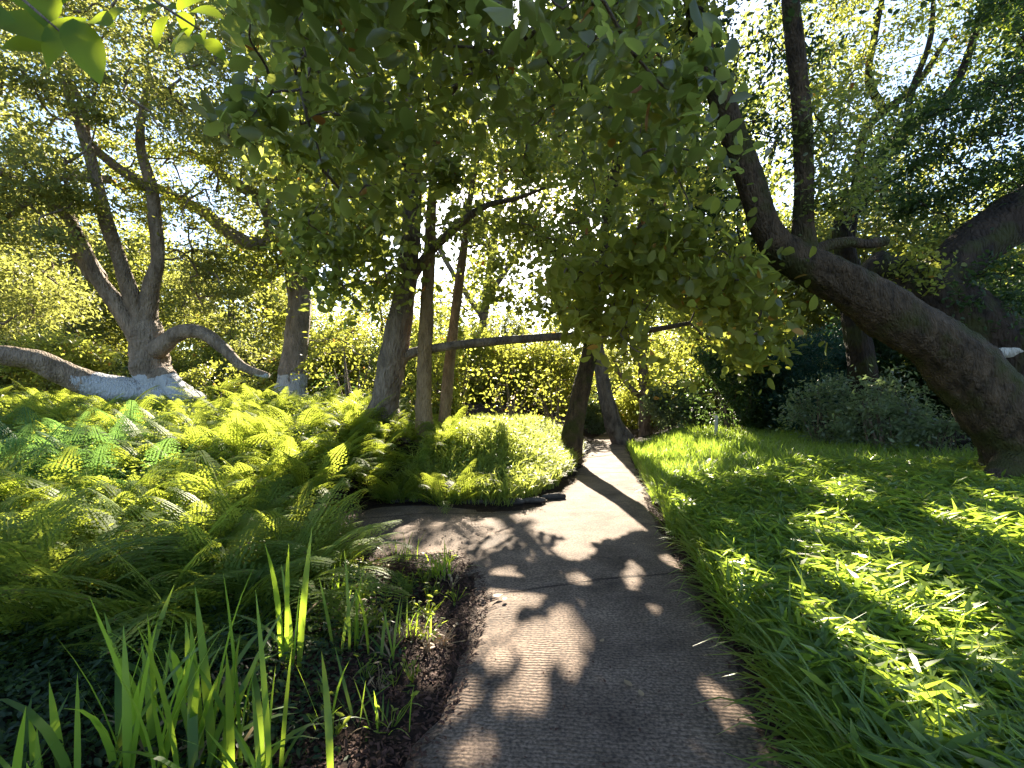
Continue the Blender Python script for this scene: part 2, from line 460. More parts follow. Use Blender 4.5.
XRQ = lambda y: np.interp(y, [2, 4.8, 7.8, 10.5], [1.23, 1.75, 2.28, 2.8])
SUNNY = [
    (1.0, pol([(566, 474), (590, 452), (632, 455), (676, 540), (640, 532), (600, 547), (560, 540), (528, 528), (550, 505)])),
    (0.75, pol([(398, 528), (470, 512), (540, 515), (560, 545), (500, 552), (474, 562), (400, 552)])),
]
for e in [(572, 585, 16, 11), (634, 581, 9, 18), (669, 612, 19, 9, 28), (673, 563, 13, 5, 25), (578, 607, 8, 6), (568, 618, 15, 10),
          (591, 636, 14, 14), (564, 648, 17, 16), (535, 640, 21, 18), (494, 612, 22, 24), (494, 652, 18, 22), (535, 675, 10, 20),
          (568, 664, 7, 10), (513, 702, 12, 12), (539, 707, 9, 8), (462, 702, 8, 20, 30), (529, 597, 13, 13), (540, 556, 11, 6),
          (576, 554, 20, 12), (505, 581, 13, 10), (470, 757, 20, 9), (440, 560, 26, 14)]:
    SUNNY.append((1.0, ell(*e)))
SUNNY.append((1.0, pol([(704, 688), (732, 702), (782, 752), (764, 752), (748, 730), (738, 745), (722, 738)])))
SUNNY.append((1.0, pol([(812, 538), (862, 534), (925, 585), (1045, 640), (1045, 810), (970, 800), (885, 705), (838, 650), (806, 590)], 0.33)))
SUNNY.append((0.97, (0.6, np.array([(-1.7, 7.6), (.5, 7.6), (1.2, 9.9), (2.0, 13.5), (2.4, 15.5), (-1.2, 15.5)]))))
SUNNY.append((0.9, (0.4, np.array([(1.95, 5.6), (2.6, 6.0), (3.2, 8.5), (6, 11), (7.5, 15), (3.7, 15), (2.6, 9.9)]))))
for q in range(34):
    y_ = R.uniform(2.4, 10.5); x_ = XRQ(y_) + R.uniform(.3, 1.0) * R.uniform(.2, 5.0); a_ = np.linspace(0, 6.28, 10, endpoint=False); r_ = R.uniform(.08, .30)
    SUNNY.append((1.0, (.36, np.stack([x_ + r_ * np.cos(a_), y_ + r_ * R.uniform(1.0, 2.0) * np.sin(a_)], 1))))
for e in [(60, 430, 75, 14), (180, 434, 60, 16), (300, 432, 60, 14), (60, 470, 70, 22), (150, 455, 50, 20), (130, 505, 60, 20), (210, 470, 50, 22),
          (300, 455, 40, 24), (340, 490, 30, 20), (250, 500, 40, 16), (380, 460, 26, 20), (30, 530, 40, 20), (400, 480, 20, 20)]:
    SUNNY.append((0.92, ell(*e, 0, float(np.interp(e[1], [420, 455, 500, 530], [1.2, .85, .6, .45])))))
for e in [(75, 700, 14, 40), (200, 660, 20, 50), (292, 600, 14, 40), (296, 660, 10, 20), (385, 640, 10, 22), (285, 735, 20, 20), (440, 570, 18, 24)]:
    SUNNY.append((1.0, ell(*e, 0, 0.3)))


for q in ((205, 18, 1.14), (100, 8, 1.05), (188, 12, 1.13)):
    c_ = P(*q); a_ = np.linspace(0, 6.28, 10, endpoint=False)
    SUNNY.append((1.0, (float(c_[2]), c_[:2] + .10 * np.stack([np.cos(a_), np.sin(a_)], 1))))


def carve(C, share=1.0):
    """keep-mask for leaves: False where a leaf would shade one of the sunny patches"""
    keep = np.ones(len(C), bool)
    for prob, (z, poly) in SUNNY:
        h = (C[:, 2] - z) / S[2]
        gx, gy = C[:, 0] - S[0] * h, C[:, 1] - S[1] * h
        ctr = poly.mean(0); v = poly - ctr; rad = np.linalg.norm(v, axis=1, keepdims=True)
        ins = np.zeros(len(C), bool)
        for lo, hi, mg in ((.25, 7, .02), (7, 14, .045), (14, 24, .06), (24, 99, .07)):
            k = (h > lo) & (h <= hi)
            if k.any(): ins[k] = inpoly(gx[k], gy[k], ctr + v * (rad + mg) / rad)
        keep &= ~(ins & (R.random(len(C)) < prob * share))
    return keep


# ------------------------------------------------------------------ terrain
YK = [-6, 2.05, 2.5, 3.2, 3.8, 4.3, 4.7, 5.1, 5.95, 7.83, 9.9, 13.5, 18.6, 22.5, 27, 33]
XLK = [-.75, -.46, -.38, -.31, -.30, -.36, -.52, -.66, -.2, .54, 1.24, 2.0, 3.0, 3.8, 5.2, 8.0]
XRK = [.95, 1.23, 1.33, 1.47, 1.58, 1.67, 1.735, 1.80, 1.92, 2.28, 2.67, 3.38, 4.4, 5.2, 6.7, 9.6]


def XL(y): return np.interp(y, YK, XLK)
def XR(y): return np.interp(y, YK, XRK)
def sst(a, b, x):
    t = np.clip((x - a) / (b - a), 0, 1); return t * t * (3 - 2 * t)


def side_dist(x, y):
    """distance to the centre line of the side path that leaves to the left"""
    cy_ = 6.0 + 0.08 * np.clip(-x, 0, 9)
    return np.where((x < 0.6) & (x > -2.6), np.hypot(y - cy_, np.clip(-1.7 - x, 0, 9)), 9.0)


def height(x, y):
    x = np.asarray(x, float); y = np.asarray(y, float)
    dl, dr = XL(y) - x, x - XR(y)
    hl = sst(0, 4.0, dl) * np.interp(y, [0, 2, 4, 6, 9, 13, 20, 40], [.04, .06, .2, .5, 1.05, 1.4, 1.6, 1.7])
    hl = hl * (0.12 + 0.88 * sst(1.05, 2.0, side_dist(x, y)) + 0.0 * x)
    mk = sst(-3.2, -2.0, x) * sst(7.2, 7.6, y) * (1 - sst(15, 19, y))
    hl = hl * (1 - mk) + mk * .82 * sst(-.05, 1.5, dl) * sst(7.2, 9.4, y)
    hr = sst(0, 2.5, dr) * np.interp(y, [0, 3, 6, 14, 25], [.04, .12, .3, .5, .8])
    b = 0.02 * np.sin(x * 3.1 + y * 1.7) + 0.02 * np.sin(y * 4.3 - x * 2.2)
    on = (dl < 0) & (dr < 0)
    return np.where(on, 0.0, hl + hr + b * np.clip(np.maximum(dl, dr) * 2, 0, 1))


def seen(x, y, z, m=1.12):
    """roughly inside the view, plus a margin"""
    return (y > 0.8) & (np.abs(x) < y * 1.067 * m + 0.6)


gx = np.concatenate([np.linspace(-220, -16, 24), np.arange(-15.5, 15.5, .14), np.linspace(16, 220, 24)])
gy = np.concatenate([np.linspace(-60, -4, 10), np.arange(-3.5, 26, .14), np.linspace(27, 320, 34)])
X, Y = np.meshgrid(gx, gy)
Z = height(X, Y)
onp = (X > XL(Y) + .03) & (X < XR(Y) - .03) & (Y < 33)
onp |= (side_dist(X, Y) < .95) & (X < XL(Y) + .3) & (X > -2.0)
Z = np.where(onp, Z - 0.06, Z)
g = Geo()
ny, nx = X.shape
i, j = np.meshgrid(np.arange(ny - 1), np.arange(nx - 1), indexing='ij')
g.add(np.stack([X, Y, Z], -1).reshape(-1, 3), np.stack([i * nx + j, i * nx + j + 1, (i + 1) * nx + j + 1, (i + 1) * nx + j], -1).reshape(-1, 4))
o = g.build('ground', M['soil']); o['kind'] = 'structure'

# main path with its crumbled edges, and the side path 4 mm lower
ys = np.arange(-5, 32, .06)
wob = lambda s: .035 * np.sin(ys * 2.1 + s) + .025 * np.sin(ys * 5.3 + 2 * s) + R.normal(0, .012, len(ys))
l_, r_ = XL(ys) - .02 + wob(.4), XR(ys) + .02 + wob(2.2)
tt = np.linspace(0, 1, 14)
PX = l_[:, None] * (1 - tt) + r_[:, None] * tt
PY = np.repeat(ys[:, None], 14, 1)
PZ = 0.004 + 0.012 * (1 - (2 * tt - 1) ** 2)[None] + 0.004 * np.sin(PX * 3 + PY * 1.3) + .004
slab = (np.floor((PY - .3 * PX - .85) / 3.1) % 2) * 0.008
PZ = PZ + slab
PZ[:, 0] -= .05; PZ[:, -1] -= .05
g = Geo(); n_, m_ = PX.shape
i, j = np.meshgrid(np.arange(n_ - 1), np.arange(m_ - 1), indexing='ij')
g.add(np.stack([PX, PY, PZ], -1).reshape(-1, 3), np.stack([i * m_ + j, i * m_ + j + 1, (i + 1) * m_ + j + 1, (i + 1) * m_ + j], -1).reshape(-1, 4))
o = g.build('path', M['path'], smooth=False); o['kind'] = 'structure'
xs = np.arange(-2.3, .75, .1); tt = np.linspace(-1, 1, 16)
hw = 1.1 + .05 * np.sin(xs * 3) + .25 * sst(-1.2, .7, xs)
SX = np.repeat(xs[:, None], 16, 1)
SY = (6.0 + .08 * np.clip(-xs, 0, 9))[:, None] + tt[None] * hw[:, None] - .1 * sst(-.9, .7, xs)[:, None]
SZ = height(SX, SY) * 0.9 + .002 - .012 * np.abs(tt)[None] ** 6 + .003
SZ = np.where(SX > XL(SY) - .05, -0.002, SZ)
g = Geo(); n_, m_ = SX.shape
i, j = np.meshgrid(np.arange(n_ - 1), np.arange(m_ - 1), indexing='ij')
g.add(np.stack([SX, SY, SZ], -1).reshape(-1, 3), np.stack([i * m_ + j, (i + 1) * m_ + j, (i + 1) * m_ + j + 1, i * m_ + j + 1], -1).reshape(-1, 4))
o = g.build('side_path', M['path']); o['kind'] = 'structure'

# dark row shaped as stones, standing in for shaded earth under the mound
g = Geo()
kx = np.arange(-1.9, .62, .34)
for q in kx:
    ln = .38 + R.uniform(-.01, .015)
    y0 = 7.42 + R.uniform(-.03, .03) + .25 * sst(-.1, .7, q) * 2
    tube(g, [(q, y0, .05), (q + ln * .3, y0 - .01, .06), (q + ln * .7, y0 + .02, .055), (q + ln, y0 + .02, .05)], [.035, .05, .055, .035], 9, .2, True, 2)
tag(g.build('shaded_edge', M['edge_shade']), 'low dark row standing in for shaded earth at the foot of the lime green mound', 'shaded edge')


# ------------------------------------------------------------------ leaf crowns
DENSE = 1.5


def spread(poly, n, dmin, dmax, taper=None):
    """n clump centres inside an outline; d is the distance from the camera, taper(py) may shift it"""
    poly = np.asarray(poly, float)
    lo, hi = poly.min(0), poly.max(0)
    out = []
    while len(out) < n:
        p = R.uniform(lo, hi)
        if inpoly(np.array(p[0]), np.array(p[1]), poly):
            d = R.uniform(dmin, dmax)
            if taper: d += taper(p[1])
            out.append(P(p[0], p[1], d))
    return np.array(out)


def clumps_to_leaves(g, C, per, rad, size, flat=.6, kind='oval', aspect=.5, up=.8, tilt=None, cv=1.0, fold=.15):
    per = int(per * DENSE)
    cnt = np.maximum((per * R.gamma(1.8, 1 / 1.8, len(C))).astype(int), 4)
    n = int(cnt.sum())
    c = np.repeat(C, cnt, 0)
    rr = np.repeat(R.uniform(.6, 1.35, len(C)) * rad, cnt)[:, None]
    off = R.normal(size=(n, 3)) * np.array([1, 1, flat]) * rr
    if tilt is not None: off[:, 2] += off[:, 0] * tilt
    pos = c + off
    ok = (carve(pos, cv)) & (pos[:, 2] > height(pos[:, 0], pos[:, 1]) + .05)
    pos = pos[ok]; n = len(pos)
    N = norm(UP * up + R.normal(size=(n, 3)) * .75)
    A = norm(R.normal(size=(n, 3)) + np.array([0, 0, -.35]))
    s = size * R.uniform(.5, 1.35, n)
    leaf_faces(g, pos, N, A, s, s * aspect * R.uniform(.8, 1.15, n), kind, fold)


def twigs(g, nodes, C, r0, r1, sides=5):
    """every clump hangs on a twig that grows from the nearest branch or twig"""
    nodes = np.array(nodes)
    left = list(range(len(C)))
    dist = np.array([np.min(np.linalg.norm(nodes - c, axis=1)) for c in C])
    order = np.argsort(dist)
    for k in order:
        c = C[k]
        dd = np.linalg.norm(nodes - c, axis=1)
        a = nodes[np.argmin(dd)]
        L = dd.min()
        if L < .05: continue
        m1 = a + (c - a) * .35 + R.normal(0, .09, 3) * L + UP * .06 * L
        m2 = a + (c - a) * .7 + R.normal(0, .07, 3) * L
        tube(g, [a, m1, m2, c], [r0, r0 * .75, (r0 + r1) / 2.4, r1], sides, .05, False, 3)
        nodes = np.vstack([nodes, m1, m2, c])


def limb_pts(spec, d0, d1=None):
    d1 = d0 if d1 is None else d1
    n = len(spec)
    pts, rad = [], []
    for k, (px, py, r) in enumerate(spec):
        d = d0 + (d1 - d0) * k / max(1, n - 1)
        pts.append(P(px, py, d)); rad.append(r * d / FOC)
    return np.array(pts), np.array(rad)


def make_tree(label, base_spec, depth, limbs, bark, crown=None, cat='tree', name='tree', group=None, twig=(.02, .006), sink=.25, limb_label=None):
    """trunk and limbs from surveyed outlines; crown = list of (clumps, per, rad, size, opts, material)"""
    d0, d1 = depth if isinstance(depth, tuple) else (depth, depth)
    tp, tr = limb_pts(base_spec, d0, d1)
    foot = tp[0].copy(); gz = float(height(foot[0], foot[1]))
    foot[2] = gz
    if tp[0][2] > gz - .05:
        low = tp[0].copy(); low[2] = gz - sink
        low[:2] += (tp[0][:2] - tp[1][:2]) * .25
        tp = np.vstack([low, tp]); tr = np.concatenate([[tr[0] * 1.15], tr])
    root = thing(name, label, cat, foot, group)
    g = Geo(); tube(g, tp, tr, 40, .055, True, 22, .05)
    g.build('trunk', bark, root)
    nodes = [p for p in smooth_line(tp, tr, 4)[0] if p[2] > gz + 1.2]
    for spec, dd in limbs:
        lp, lr = limb_pts(spec, *dd)
        g = Geo(); tube(g, lp, lr, 22, .06, True, 12, .05)
        g.build('limb', bark, root)
        nodes += list(smooth_line(lp, lr, 5)[0])
    if crown:
        bym = {}
        allc = []
        for C, per, rad, size, opts, mat in crown:
            gg = bym.setdefault(mat.name, (Geo(), mat))[0]
            clumps_to_leaves(gg, C, per, rad, size, **opts)
            allc.append(C[carve(C)])
        g = Geo(); mats = [bark]
        twigs(g, nodes, np.concatenate(allc), *twig)
        for k, (gg, mat) in enumerate(bym.values()):
            g.cur = k + 1; mats.append(mat)
            if gg.n: g.add(np.concatenate(gg.v), np.concatenate(gg.q))
        g.build('crown', mats, root)
    return root


# -- 1 the old spreading tree with a limewashed foot
c1 = [
    (spread([(-90, -120), (200, -120), (300, 20), (320, 110), (240, 150), (150, 130), (60, 120), (-90, 110)], 340, 10, 14.5), 125, .42, .125, dict(flat=.36, kind='lance', aspect=.5, tilt=-.18), M['olive']),
    (spread([(-90, 110), (60, 130), (110, 190), (60, 240), (-90, 250)], 130, 10, 14), 115, .42, .125, dict(flat=.34, kind='lance', aspect=.5, tilt=-.15), M['olive']),
    (spread([(100, 130), (230, 150), (230, 215), (190, 250), (120, 210)], 50, 12, 15), 110, .36, .125, dict(flat=.35, kind='lance', aspect=.42), M['gold']),
    (spread([(150, 250), (225, 240), (260, 300), (200, 320)], 30, 13, 15), 110, .34, .125, dict(flat=.3, kind='lance', aspect=.42), M['olive']),
    (spread([(-80, 250), (50, 260), (75, 300), (30, 330), (-80, 340)], 80, 12, 15), 110, .40, .125, dict(flat=.4, kind='lance', aspect=.42), M['olive']),
]
make_tree('huge old spreading tree with limewashed foot and one limb lying along the ground',
          [(172, 412, 34), (162, 394, 23), (153, 374, 17.5), (149, 355, 16), (147, 338, 16), (142, 318, 13)], 13,
          [([(147, 350, 11), (122, 310, 8.8), (97, 278, 6.8), (82, 242, 5), (62, 212, 4.5), (30, 190, 4.5), (-20, 160, 3)], (13, 11.5)),
           ([(97, 278, 9), (76, 246, 8), (68, 215, 6), (52, 178, 4), (15, 118, 2.5)], (12.6, 14)),
           ([(145, 328, 10), (130, 292, 7.5), (118, 255, 6), (107, 224, 6.5), (99, 190, 5), (84, 138, 4.5), (60, 75, 2.5)], (13, 11)),
           ([(145, 326, 10), (151, 287, 7.5), (158, 260, 6), (155, 215, 6), (152, 187, 5), (140, 140, 4), (150, 70, 2.5)], (13, 12)),
           ([(152, 190, 5), (118, 168, 4.5), (88, 140, 4), (84, 110, 3), (60, 60, 2)], (12.4, 11)),
           ([(154, 352, 9), (178, 334, 7.5), (200, 332, 6.5), (222, 347, 6), (242, 366, 4.5), (268, 376, 3)], (12.8, 12.2)),
           ([(112, 180, 4), (60, 178, 3.5), (30, 200, 3), (-10, 230, 2)], (12.5, 11)),
           ([(168, 392, 15), (128, 391, 14), (90, 384, 12), (60, 371, 12), (36, 361, 11), (8, 356, 10), (-50, 352, 10)], (12.9, 11.2)),
           ([(163, 376, 12), (178, 394, 10), (194, 412, 7)], (12.8, 12.2))],
          M['bark_white'], c1, twig=(.034, .009))

# -- 2 the taller tree to its right, also limewashed
c2 = [
    (spread([(225, 120), (390, 90), (400, 250), (340, 300), (290, 230), (240, 220)], 130, 14, 18.5), 115, .5, .15, dict(flat=.5, aspect=.5), M['olive']),
    (spread([(240, 250), (290, 240), (330, 290), (390, 280), (380, 370), (320, 385), (310, 330), (280, 310), (240, 330)], 110, 14.5, 18), 95, .42, .15, dict(flat=.6, aspect=.5), M['gold']),
]
make_tree('upright tree with a limewashed foot behind the sunlit ferns',
          [(291, 404, 17), (292, 382, 14), (295, 350, 12), (299, 312, 11), (300, 285, 9), (303, 250, 7), (305, 200, 5), (300, 130, 3)], 17,
          [([(298, 300, 9), (291, 255, 9), (276, 236, 8), (269, 210, 7), (255, 195, 6), (236, 184, 5), (216, 170, 4), (190, 150, 2.5)], (17, 15)),
           ([(285, 243, 7), (266, 243, 7), (248, 243, 7), (226, 231, 6), (205, 213, 5.5), (176, 198, 5), (150, 184, 4), (105, 160, 2.5)], (16.6, 14.5)),
           ([(302, 260, 5), (330, 215, 4), (350, 160, 3), (360, 100, 2)], (17, 16))],
          M['bark_white2'], c2, twig=(.03, .01))

# -- 3 the broad-leaved tree on the bank whose crown hangs over the path
near_d = lambda py: np.interp(py, [-200, 0, 150, 260, 380], [-1.6, -1.2, 0, 1.0, 1.6])
bo = dict(flat=.75, kind='round', aspect=.58, up=.55)
c3 = [
    (spread([(225, -170), (690, -170), (660, 0), (676, 60), (705, 150), (690, 215), (640, 150), (545, 120), (470, 140), (430, 120), (395, 230), (300, 250), (235, 170)], 215, 4.2, 8.6, near_d), 32, .26, .175, bo, M['broad']),
    (spread([(240, -60), (690, -60), (690, 190), (545, 130), (430, 120), (300, 240), (250, 160)], 50, 5.4, 9, near_d), 30, .24, .16, bo, M['gold']),  # gold leaf colour puts sunlit glow among the dark leaves of this crown
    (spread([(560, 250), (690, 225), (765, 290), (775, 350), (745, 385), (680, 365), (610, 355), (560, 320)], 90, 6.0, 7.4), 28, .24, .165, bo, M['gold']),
    (spread([(600, 200), (720, 200), (780, 290), (770, 380), (690, 360), (620, 330)], 44, 6.2, 8), 30, .27, .155, bo, M['broad']),
    (spread([(290, 200), (400, 190), (392, 290), (372, 325), (330, 310), (300, 260)], 56, 7.4, 9.6), 36, .27, .15, bo, M['broad']),
    (spread([(410, 130), (600, 120), (650, 230), (560, 280), (480, 285), (430, 235)], 60, 8, 11), 36, .3, .135, bo, M['broad']),
    (spread([(420, 60), (700, 60), (700, 200), (600, 170), (430, 190)], 60, 8.5, 12), 54, .34, .13, bo, M['gold']),  # gold leaf colour again, painting the middle of the crown brighter
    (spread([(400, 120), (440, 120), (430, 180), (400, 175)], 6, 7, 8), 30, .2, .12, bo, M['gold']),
]
make_tree('broad-leaved tree on the bank whose dark crown and long level branch overhang the path',
          [(380, 428, 19), (383, 408, 14.5), (391, 370, 13), (400, 322, 12), (407, 272, 10.5), (411, 230, 9), (413, 180, 8), (412, 130, 6), (405, 80, 5), (395, 20, 4)], (10, 9),
          [([(399, 364, 6), (412, 353, 4.8), (450, 346, 4.2), (500, 341, 4), (550, 337, 3.8), (600, 334, 3.4), (650, 330, 3), (690, 323, 2)], (9.9, 8.4)),
           ([(404, 292, 5.5), (425, 258, 4.8), (452, 231, 4), (484, 207, 3.2), (515, 199, 2.2), (545, 188, 1.2)], (9.8, 8)),
           ([(413, 205, 6), (396, 130, 5), (372, 82, 5.5), (340, 50, 6), (300, 36, 5), (262, 10, 4)], (9.6, 5.6)),
           ([(412, 150, 5), (450, 90, 5), (500, 50, 5), (560, 20, 5), (620, -10, 4)], (9.4, 5.5)),
           ([(405, 90, 5), (440, 20, 5), (500, -60, 5), (560, -120, 4)], (9.2, 4.6)),
           ([(378, 412, 8), (366, 424, 6), (350, 440, 4)], (9.9, 9.3)), ([(392, 412, 8), (399, 428, 5), (408, 442, 3)], (9.9, 9.3))],
          M['bark'], c3, twig=(.016, .005))

# -- slender trunks beside it
make_tree('slender straight tan trunk nearest to the leaning broad-leaved trunk', [(424, 436, 9.5), (424, 400, 7.6), (425, 350, 7), (427, 300, 6.6), (429, 260, 6), (432, 200, 4.4), (437, 120, 3)], 9.5, [],
          M['bark_tan'], [(spread([(400, 60), (470, 60), (480, 160), (400, 170)], 12, 9, 10), 50, .3, .11, bo, M['broad'])])
make_tree('thinnest tan trunk leaning slightly right at the edge of the mound', [(444, 428, 6.2), (447, 390, 5.6), (452, 340, 5), (458, 290, 4.6), (463, 255, 4), (470, 200, 3), (481, 140, 2)], 10.5, [],
          M['bark_tan'], [(spread([(450, 90), (530, 90), (530, 170), (460, 180)], 12, 10, 11.5), 50, .32, .11, bo, M['gold'])])

# -- trunks where the path disappears
cc = [(spread([(462, 222), (600, 215), (612, 300), (560, 322), (470, 318)], 120, 11.0, 13.4), 56, .24, .12, bo, M['broad']),  # clumps added to cast dappled leaf shade on the near path
      (spread([(500, 130), (680, 120), (700, 240), (640, 330), (560, 370), (530, 320), (510, 230)], 80, 11.5, 15.5), 60, .36, .14, bo, M['gold']),
      (spread([(540, 290), (640, 290), (650, 385), (600, 392), (575, 400), (545, 385)], 55, 10.9, 12.2), 50, .26, .13, bo, M['gold']),
      (spread([(480, 20), (700, 0), (700, 130), (500, 150)], 50, 12, 16), 60, .45, .15, bo, M['broad'])]
make_tree('stout trunk leaning right where the mound meets the far end of the path',
          [(570, 462, 12.5), (573, 432, 10), (580, 396, 9), (590, 350, 7.5), (598, 290, 6.5), (606, 230, 5.5), (618, 150, 4), (625, 60, 3)], 12.6,
          [([(597, 300, 4.5), (630, 250, 3.6), (655, 190, 3), (675, 120, 2)], (12.6, 13.5)), ([(597, 300, 3.6), (560, 258, 3), (520, 230, 2.4), (490, 215, 1.6)], (12.6, 12.4))], M['bark_moss'], cc, twig=(.02, .007))
cd = [(spread([(560, 160), (720, 140), (760, 300), (680, 390), (620, 380), (570, 300)], 110, 17, 22), 80, .6, .2, bo, M['gold'])]
make_tree('grey trunk leaning left beside the vanishing end of the path', [(622, 440, 11), (612, 420, 8.4), (605, 392, 7), (598, 350, 6), (592, 290, 6), (586, 220, 4)], 19,
          [([(600, 340, 5), (640, 280, 4), (690, 220, 3)], (19, 18.5))], M['bark'], cd, twig=(.03, .01))
make_tree('short brown trunk in the shade behind the far edge of the grass', [(645, 424, 6), (645, 396, 5.4), (642, 350, 5), (646, 300, 4)], 21, [([(643, 400, 2.5), (628, 385, 2.5), (612, 360, 2)], (21, 20))],
          M['bark'], [(spread([(620, 240), (720, 240), (740, 370), (660, 380)], 40, 19, 22), 70, .55, .18, bo, M['gold'])], twig=(.03, .01))

# -- tall trees added beyond the end of the path to shade it
ce = [(spread([(380, 60), (600, 40), (640, 200), (600, 330), (420, 330), (380, 200)], 130, 23, 28), 80, .8, .26, bo, M['gold'])]
make_tree('tall thin tree far behind the mound with a pale backlit crown', [(470, 420, 6), (474, 380, 5), (482, 330, 4.4), (490, 270, 4), (500, 190, 3), (505, 110, 2)], 25.5,
          [([(486, 300, 3), (530, 230, 2.4), (560, 150, 1.6)], (25.5, 26)), ([(484, 320, 3), (440, 250, 2.4), (410, 170, 1.6)], (25.5, 25))], M['bark'], ce, twig=(.05, .015))
cf = [(spread([(580, 40), (800, 20), (830, 260), (740, 330), (620, 330)], 130, 22, 27), 80, .8, .26, bo, M['broad'])]
make_tree('tall dark tree far behind the black-green bush', [(705, 420, 7), (703, 370, 6), (700, 310, 5), (696, 240, 4), (690, 150, 3), (692, 90, 2)], 24.5,
          [([(700, 300, 3.5), (750, 220, 2.6), (780, 130, 1.8)], (24.5, 25)), ([(698, 280, 3), (650, 210, 2.4), (620, 140, 1.8)], (24.5, 24))], M['bark_dark'], cf, twig=(.05, .015))

# -- right: the great leaning tree
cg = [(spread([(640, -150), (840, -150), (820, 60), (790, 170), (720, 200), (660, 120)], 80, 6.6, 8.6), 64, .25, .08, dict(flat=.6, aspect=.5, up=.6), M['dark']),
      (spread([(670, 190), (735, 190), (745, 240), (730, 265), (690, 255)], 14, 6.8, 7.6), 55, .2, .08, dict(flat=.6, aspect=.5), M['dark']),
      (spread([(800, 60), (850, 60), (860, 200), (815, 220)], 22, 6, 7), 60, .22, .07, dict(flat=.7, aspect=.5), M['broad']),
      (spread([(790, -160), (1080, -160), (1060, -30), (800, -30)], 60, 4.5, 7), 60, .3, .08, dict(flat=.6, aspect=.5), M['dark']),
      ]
make_tree('massive mossy trunk leaning left over the grass and forking into two dark stems',
          [(1085, 560, 56), (1056, 506, 42), (1024, 446, 34), (986, 396, 30), (940, 348, 26), (890, 313, 23), (842, 284, 20), (802, 262, 19), (774, 245, 15)], (6.3, 6.6),
          [([(790, 262, 17), (766, 228, 14), (752, 186, 13), (736, 140, 12), (720, 98, 11), (701, 40, 9.5), (688, -30, 8), (672, -110, 6)], (6.6, 6)),
           ([(805, 268, 15), (803, 226, 9.5), (804, 180, 9), (802, 120, 8.6), (797, 60, 8), (791, 0, 7.5), (784, -90, 6)], (6.6, 6.2)),
           ([(1030, 448, 22), (1003, 474, 14), (974, 490, 6)], (6.3, 6.0)),
           ([(798, 258, 7), (826, 246, 5.2), (848, 242, 5.4), (866, 244, 4.6), (885, 241, 5)], (6.6, 6.9))],
          M['bark_moss'], cg, twig=(.014, .004))
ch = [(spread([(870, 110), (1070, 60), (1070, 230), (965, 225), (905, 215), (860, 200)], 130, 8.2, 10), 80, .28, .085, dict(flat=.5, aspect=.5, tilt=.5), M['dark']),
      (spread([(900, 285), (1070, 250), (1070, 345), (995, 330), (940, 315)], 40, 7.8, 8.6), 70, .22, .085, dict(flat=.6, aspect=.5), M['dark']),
      (spread([(900, 245), (940, 245), (945, 300), (925, 310), (895, 270)], 9, 7.6, 8.1), 36, .13, .09, dict(flat=.8, aspect=.6), M['gold']),  # gold leaf colour stands in for sun glints in the dark crown
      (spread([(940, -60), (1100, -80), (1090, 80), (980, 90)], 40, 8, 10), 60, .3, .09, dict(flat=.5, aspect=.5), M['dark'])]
make_tree('thick dark trunk behind the leaning trunk with a snapped-off end and one heavy limb',
          [(1090, 480, 46), (1040, 410, 38), (990, 350, 35), (945, 312, 29), (908, 288, 24), (872, 266, 17)], (8.6, 8.3),
          [([(925, 300, 17), (950, 268, 20), (985, 240, 22), (1026, 212, 24), (1090, 176, 24)], (8.4, 8.6))], M['bark_dark'], ch, twig=(.016, .005))
ci = [(spread([(770, -120), (1070, -120), (1060, 90), (960, 150), (900, 190), (830, 235), (790, 120)], 260, 10.5, 14.5), 80, .36, .11, dict(flat=.5, kind='lance', aspect=.5, tilt=.3), M['gold']),
      (spread([(960, -40), (1060, -40), (1050, 80), (975, 60)], 20, 10, 12), 60, .35, .12, dict(flat=.5), M['near'])]
make_tree('airy pale-leaved tree with crooked dark limbs seen beyond the fork',
          [(872, 446, 15), (864, 386, 13), (856, 322, 11), (848, 262, 9.5)], 12,
          [([(848, 266, 9), (842, 224, 8), (862, 200, 7), (882, 160, 6.4), (906, 130, 5.6), (936, 110, 5), (960, 75, 4), (976, 30, 3), (992, -30, 2)], (12, 11)),
           ([(846, 250, 6), (856, 190, 5), (858, 165, 5), (866, 130, 4.4), (884, 112, 4), (916, 85, 3.2), (946, 40, 2.4)], (12, 13)),
           ([(884, 112, 4), (869, 80, 3.4), (874, 40, 3), (886, -20, 2)], (12.5, 12)),
           ([(906, 130, 3.5), (912, 90, 3), (930, 40, 2.4), (934, -20, 1.6)], (11.7, 12.4))], M['bark_dark'], ci, twig=(.016, .005))
# pale broken branch lying on the dark trunk
g = Geo()
tube(g, [P(1036, 354, 8.0), P(1016, 351, 7.95), P(1000, 353, 7.95), P(992, 352, 7.93)], [.08, .10, .09, .05], 12, .1, True, 4)
tube(g, [P(996, 354, 7.94), P(988, 356, 7.9), P(982, 351, 7.88), P(977, 350, 7.88)], [.03, .022, .022, .03], 7, .1, True, 4)
tag(g.build('dead_branch', M['dead']), 'short pale dead branch lying against the dark snapped-off trunk', 'branch')

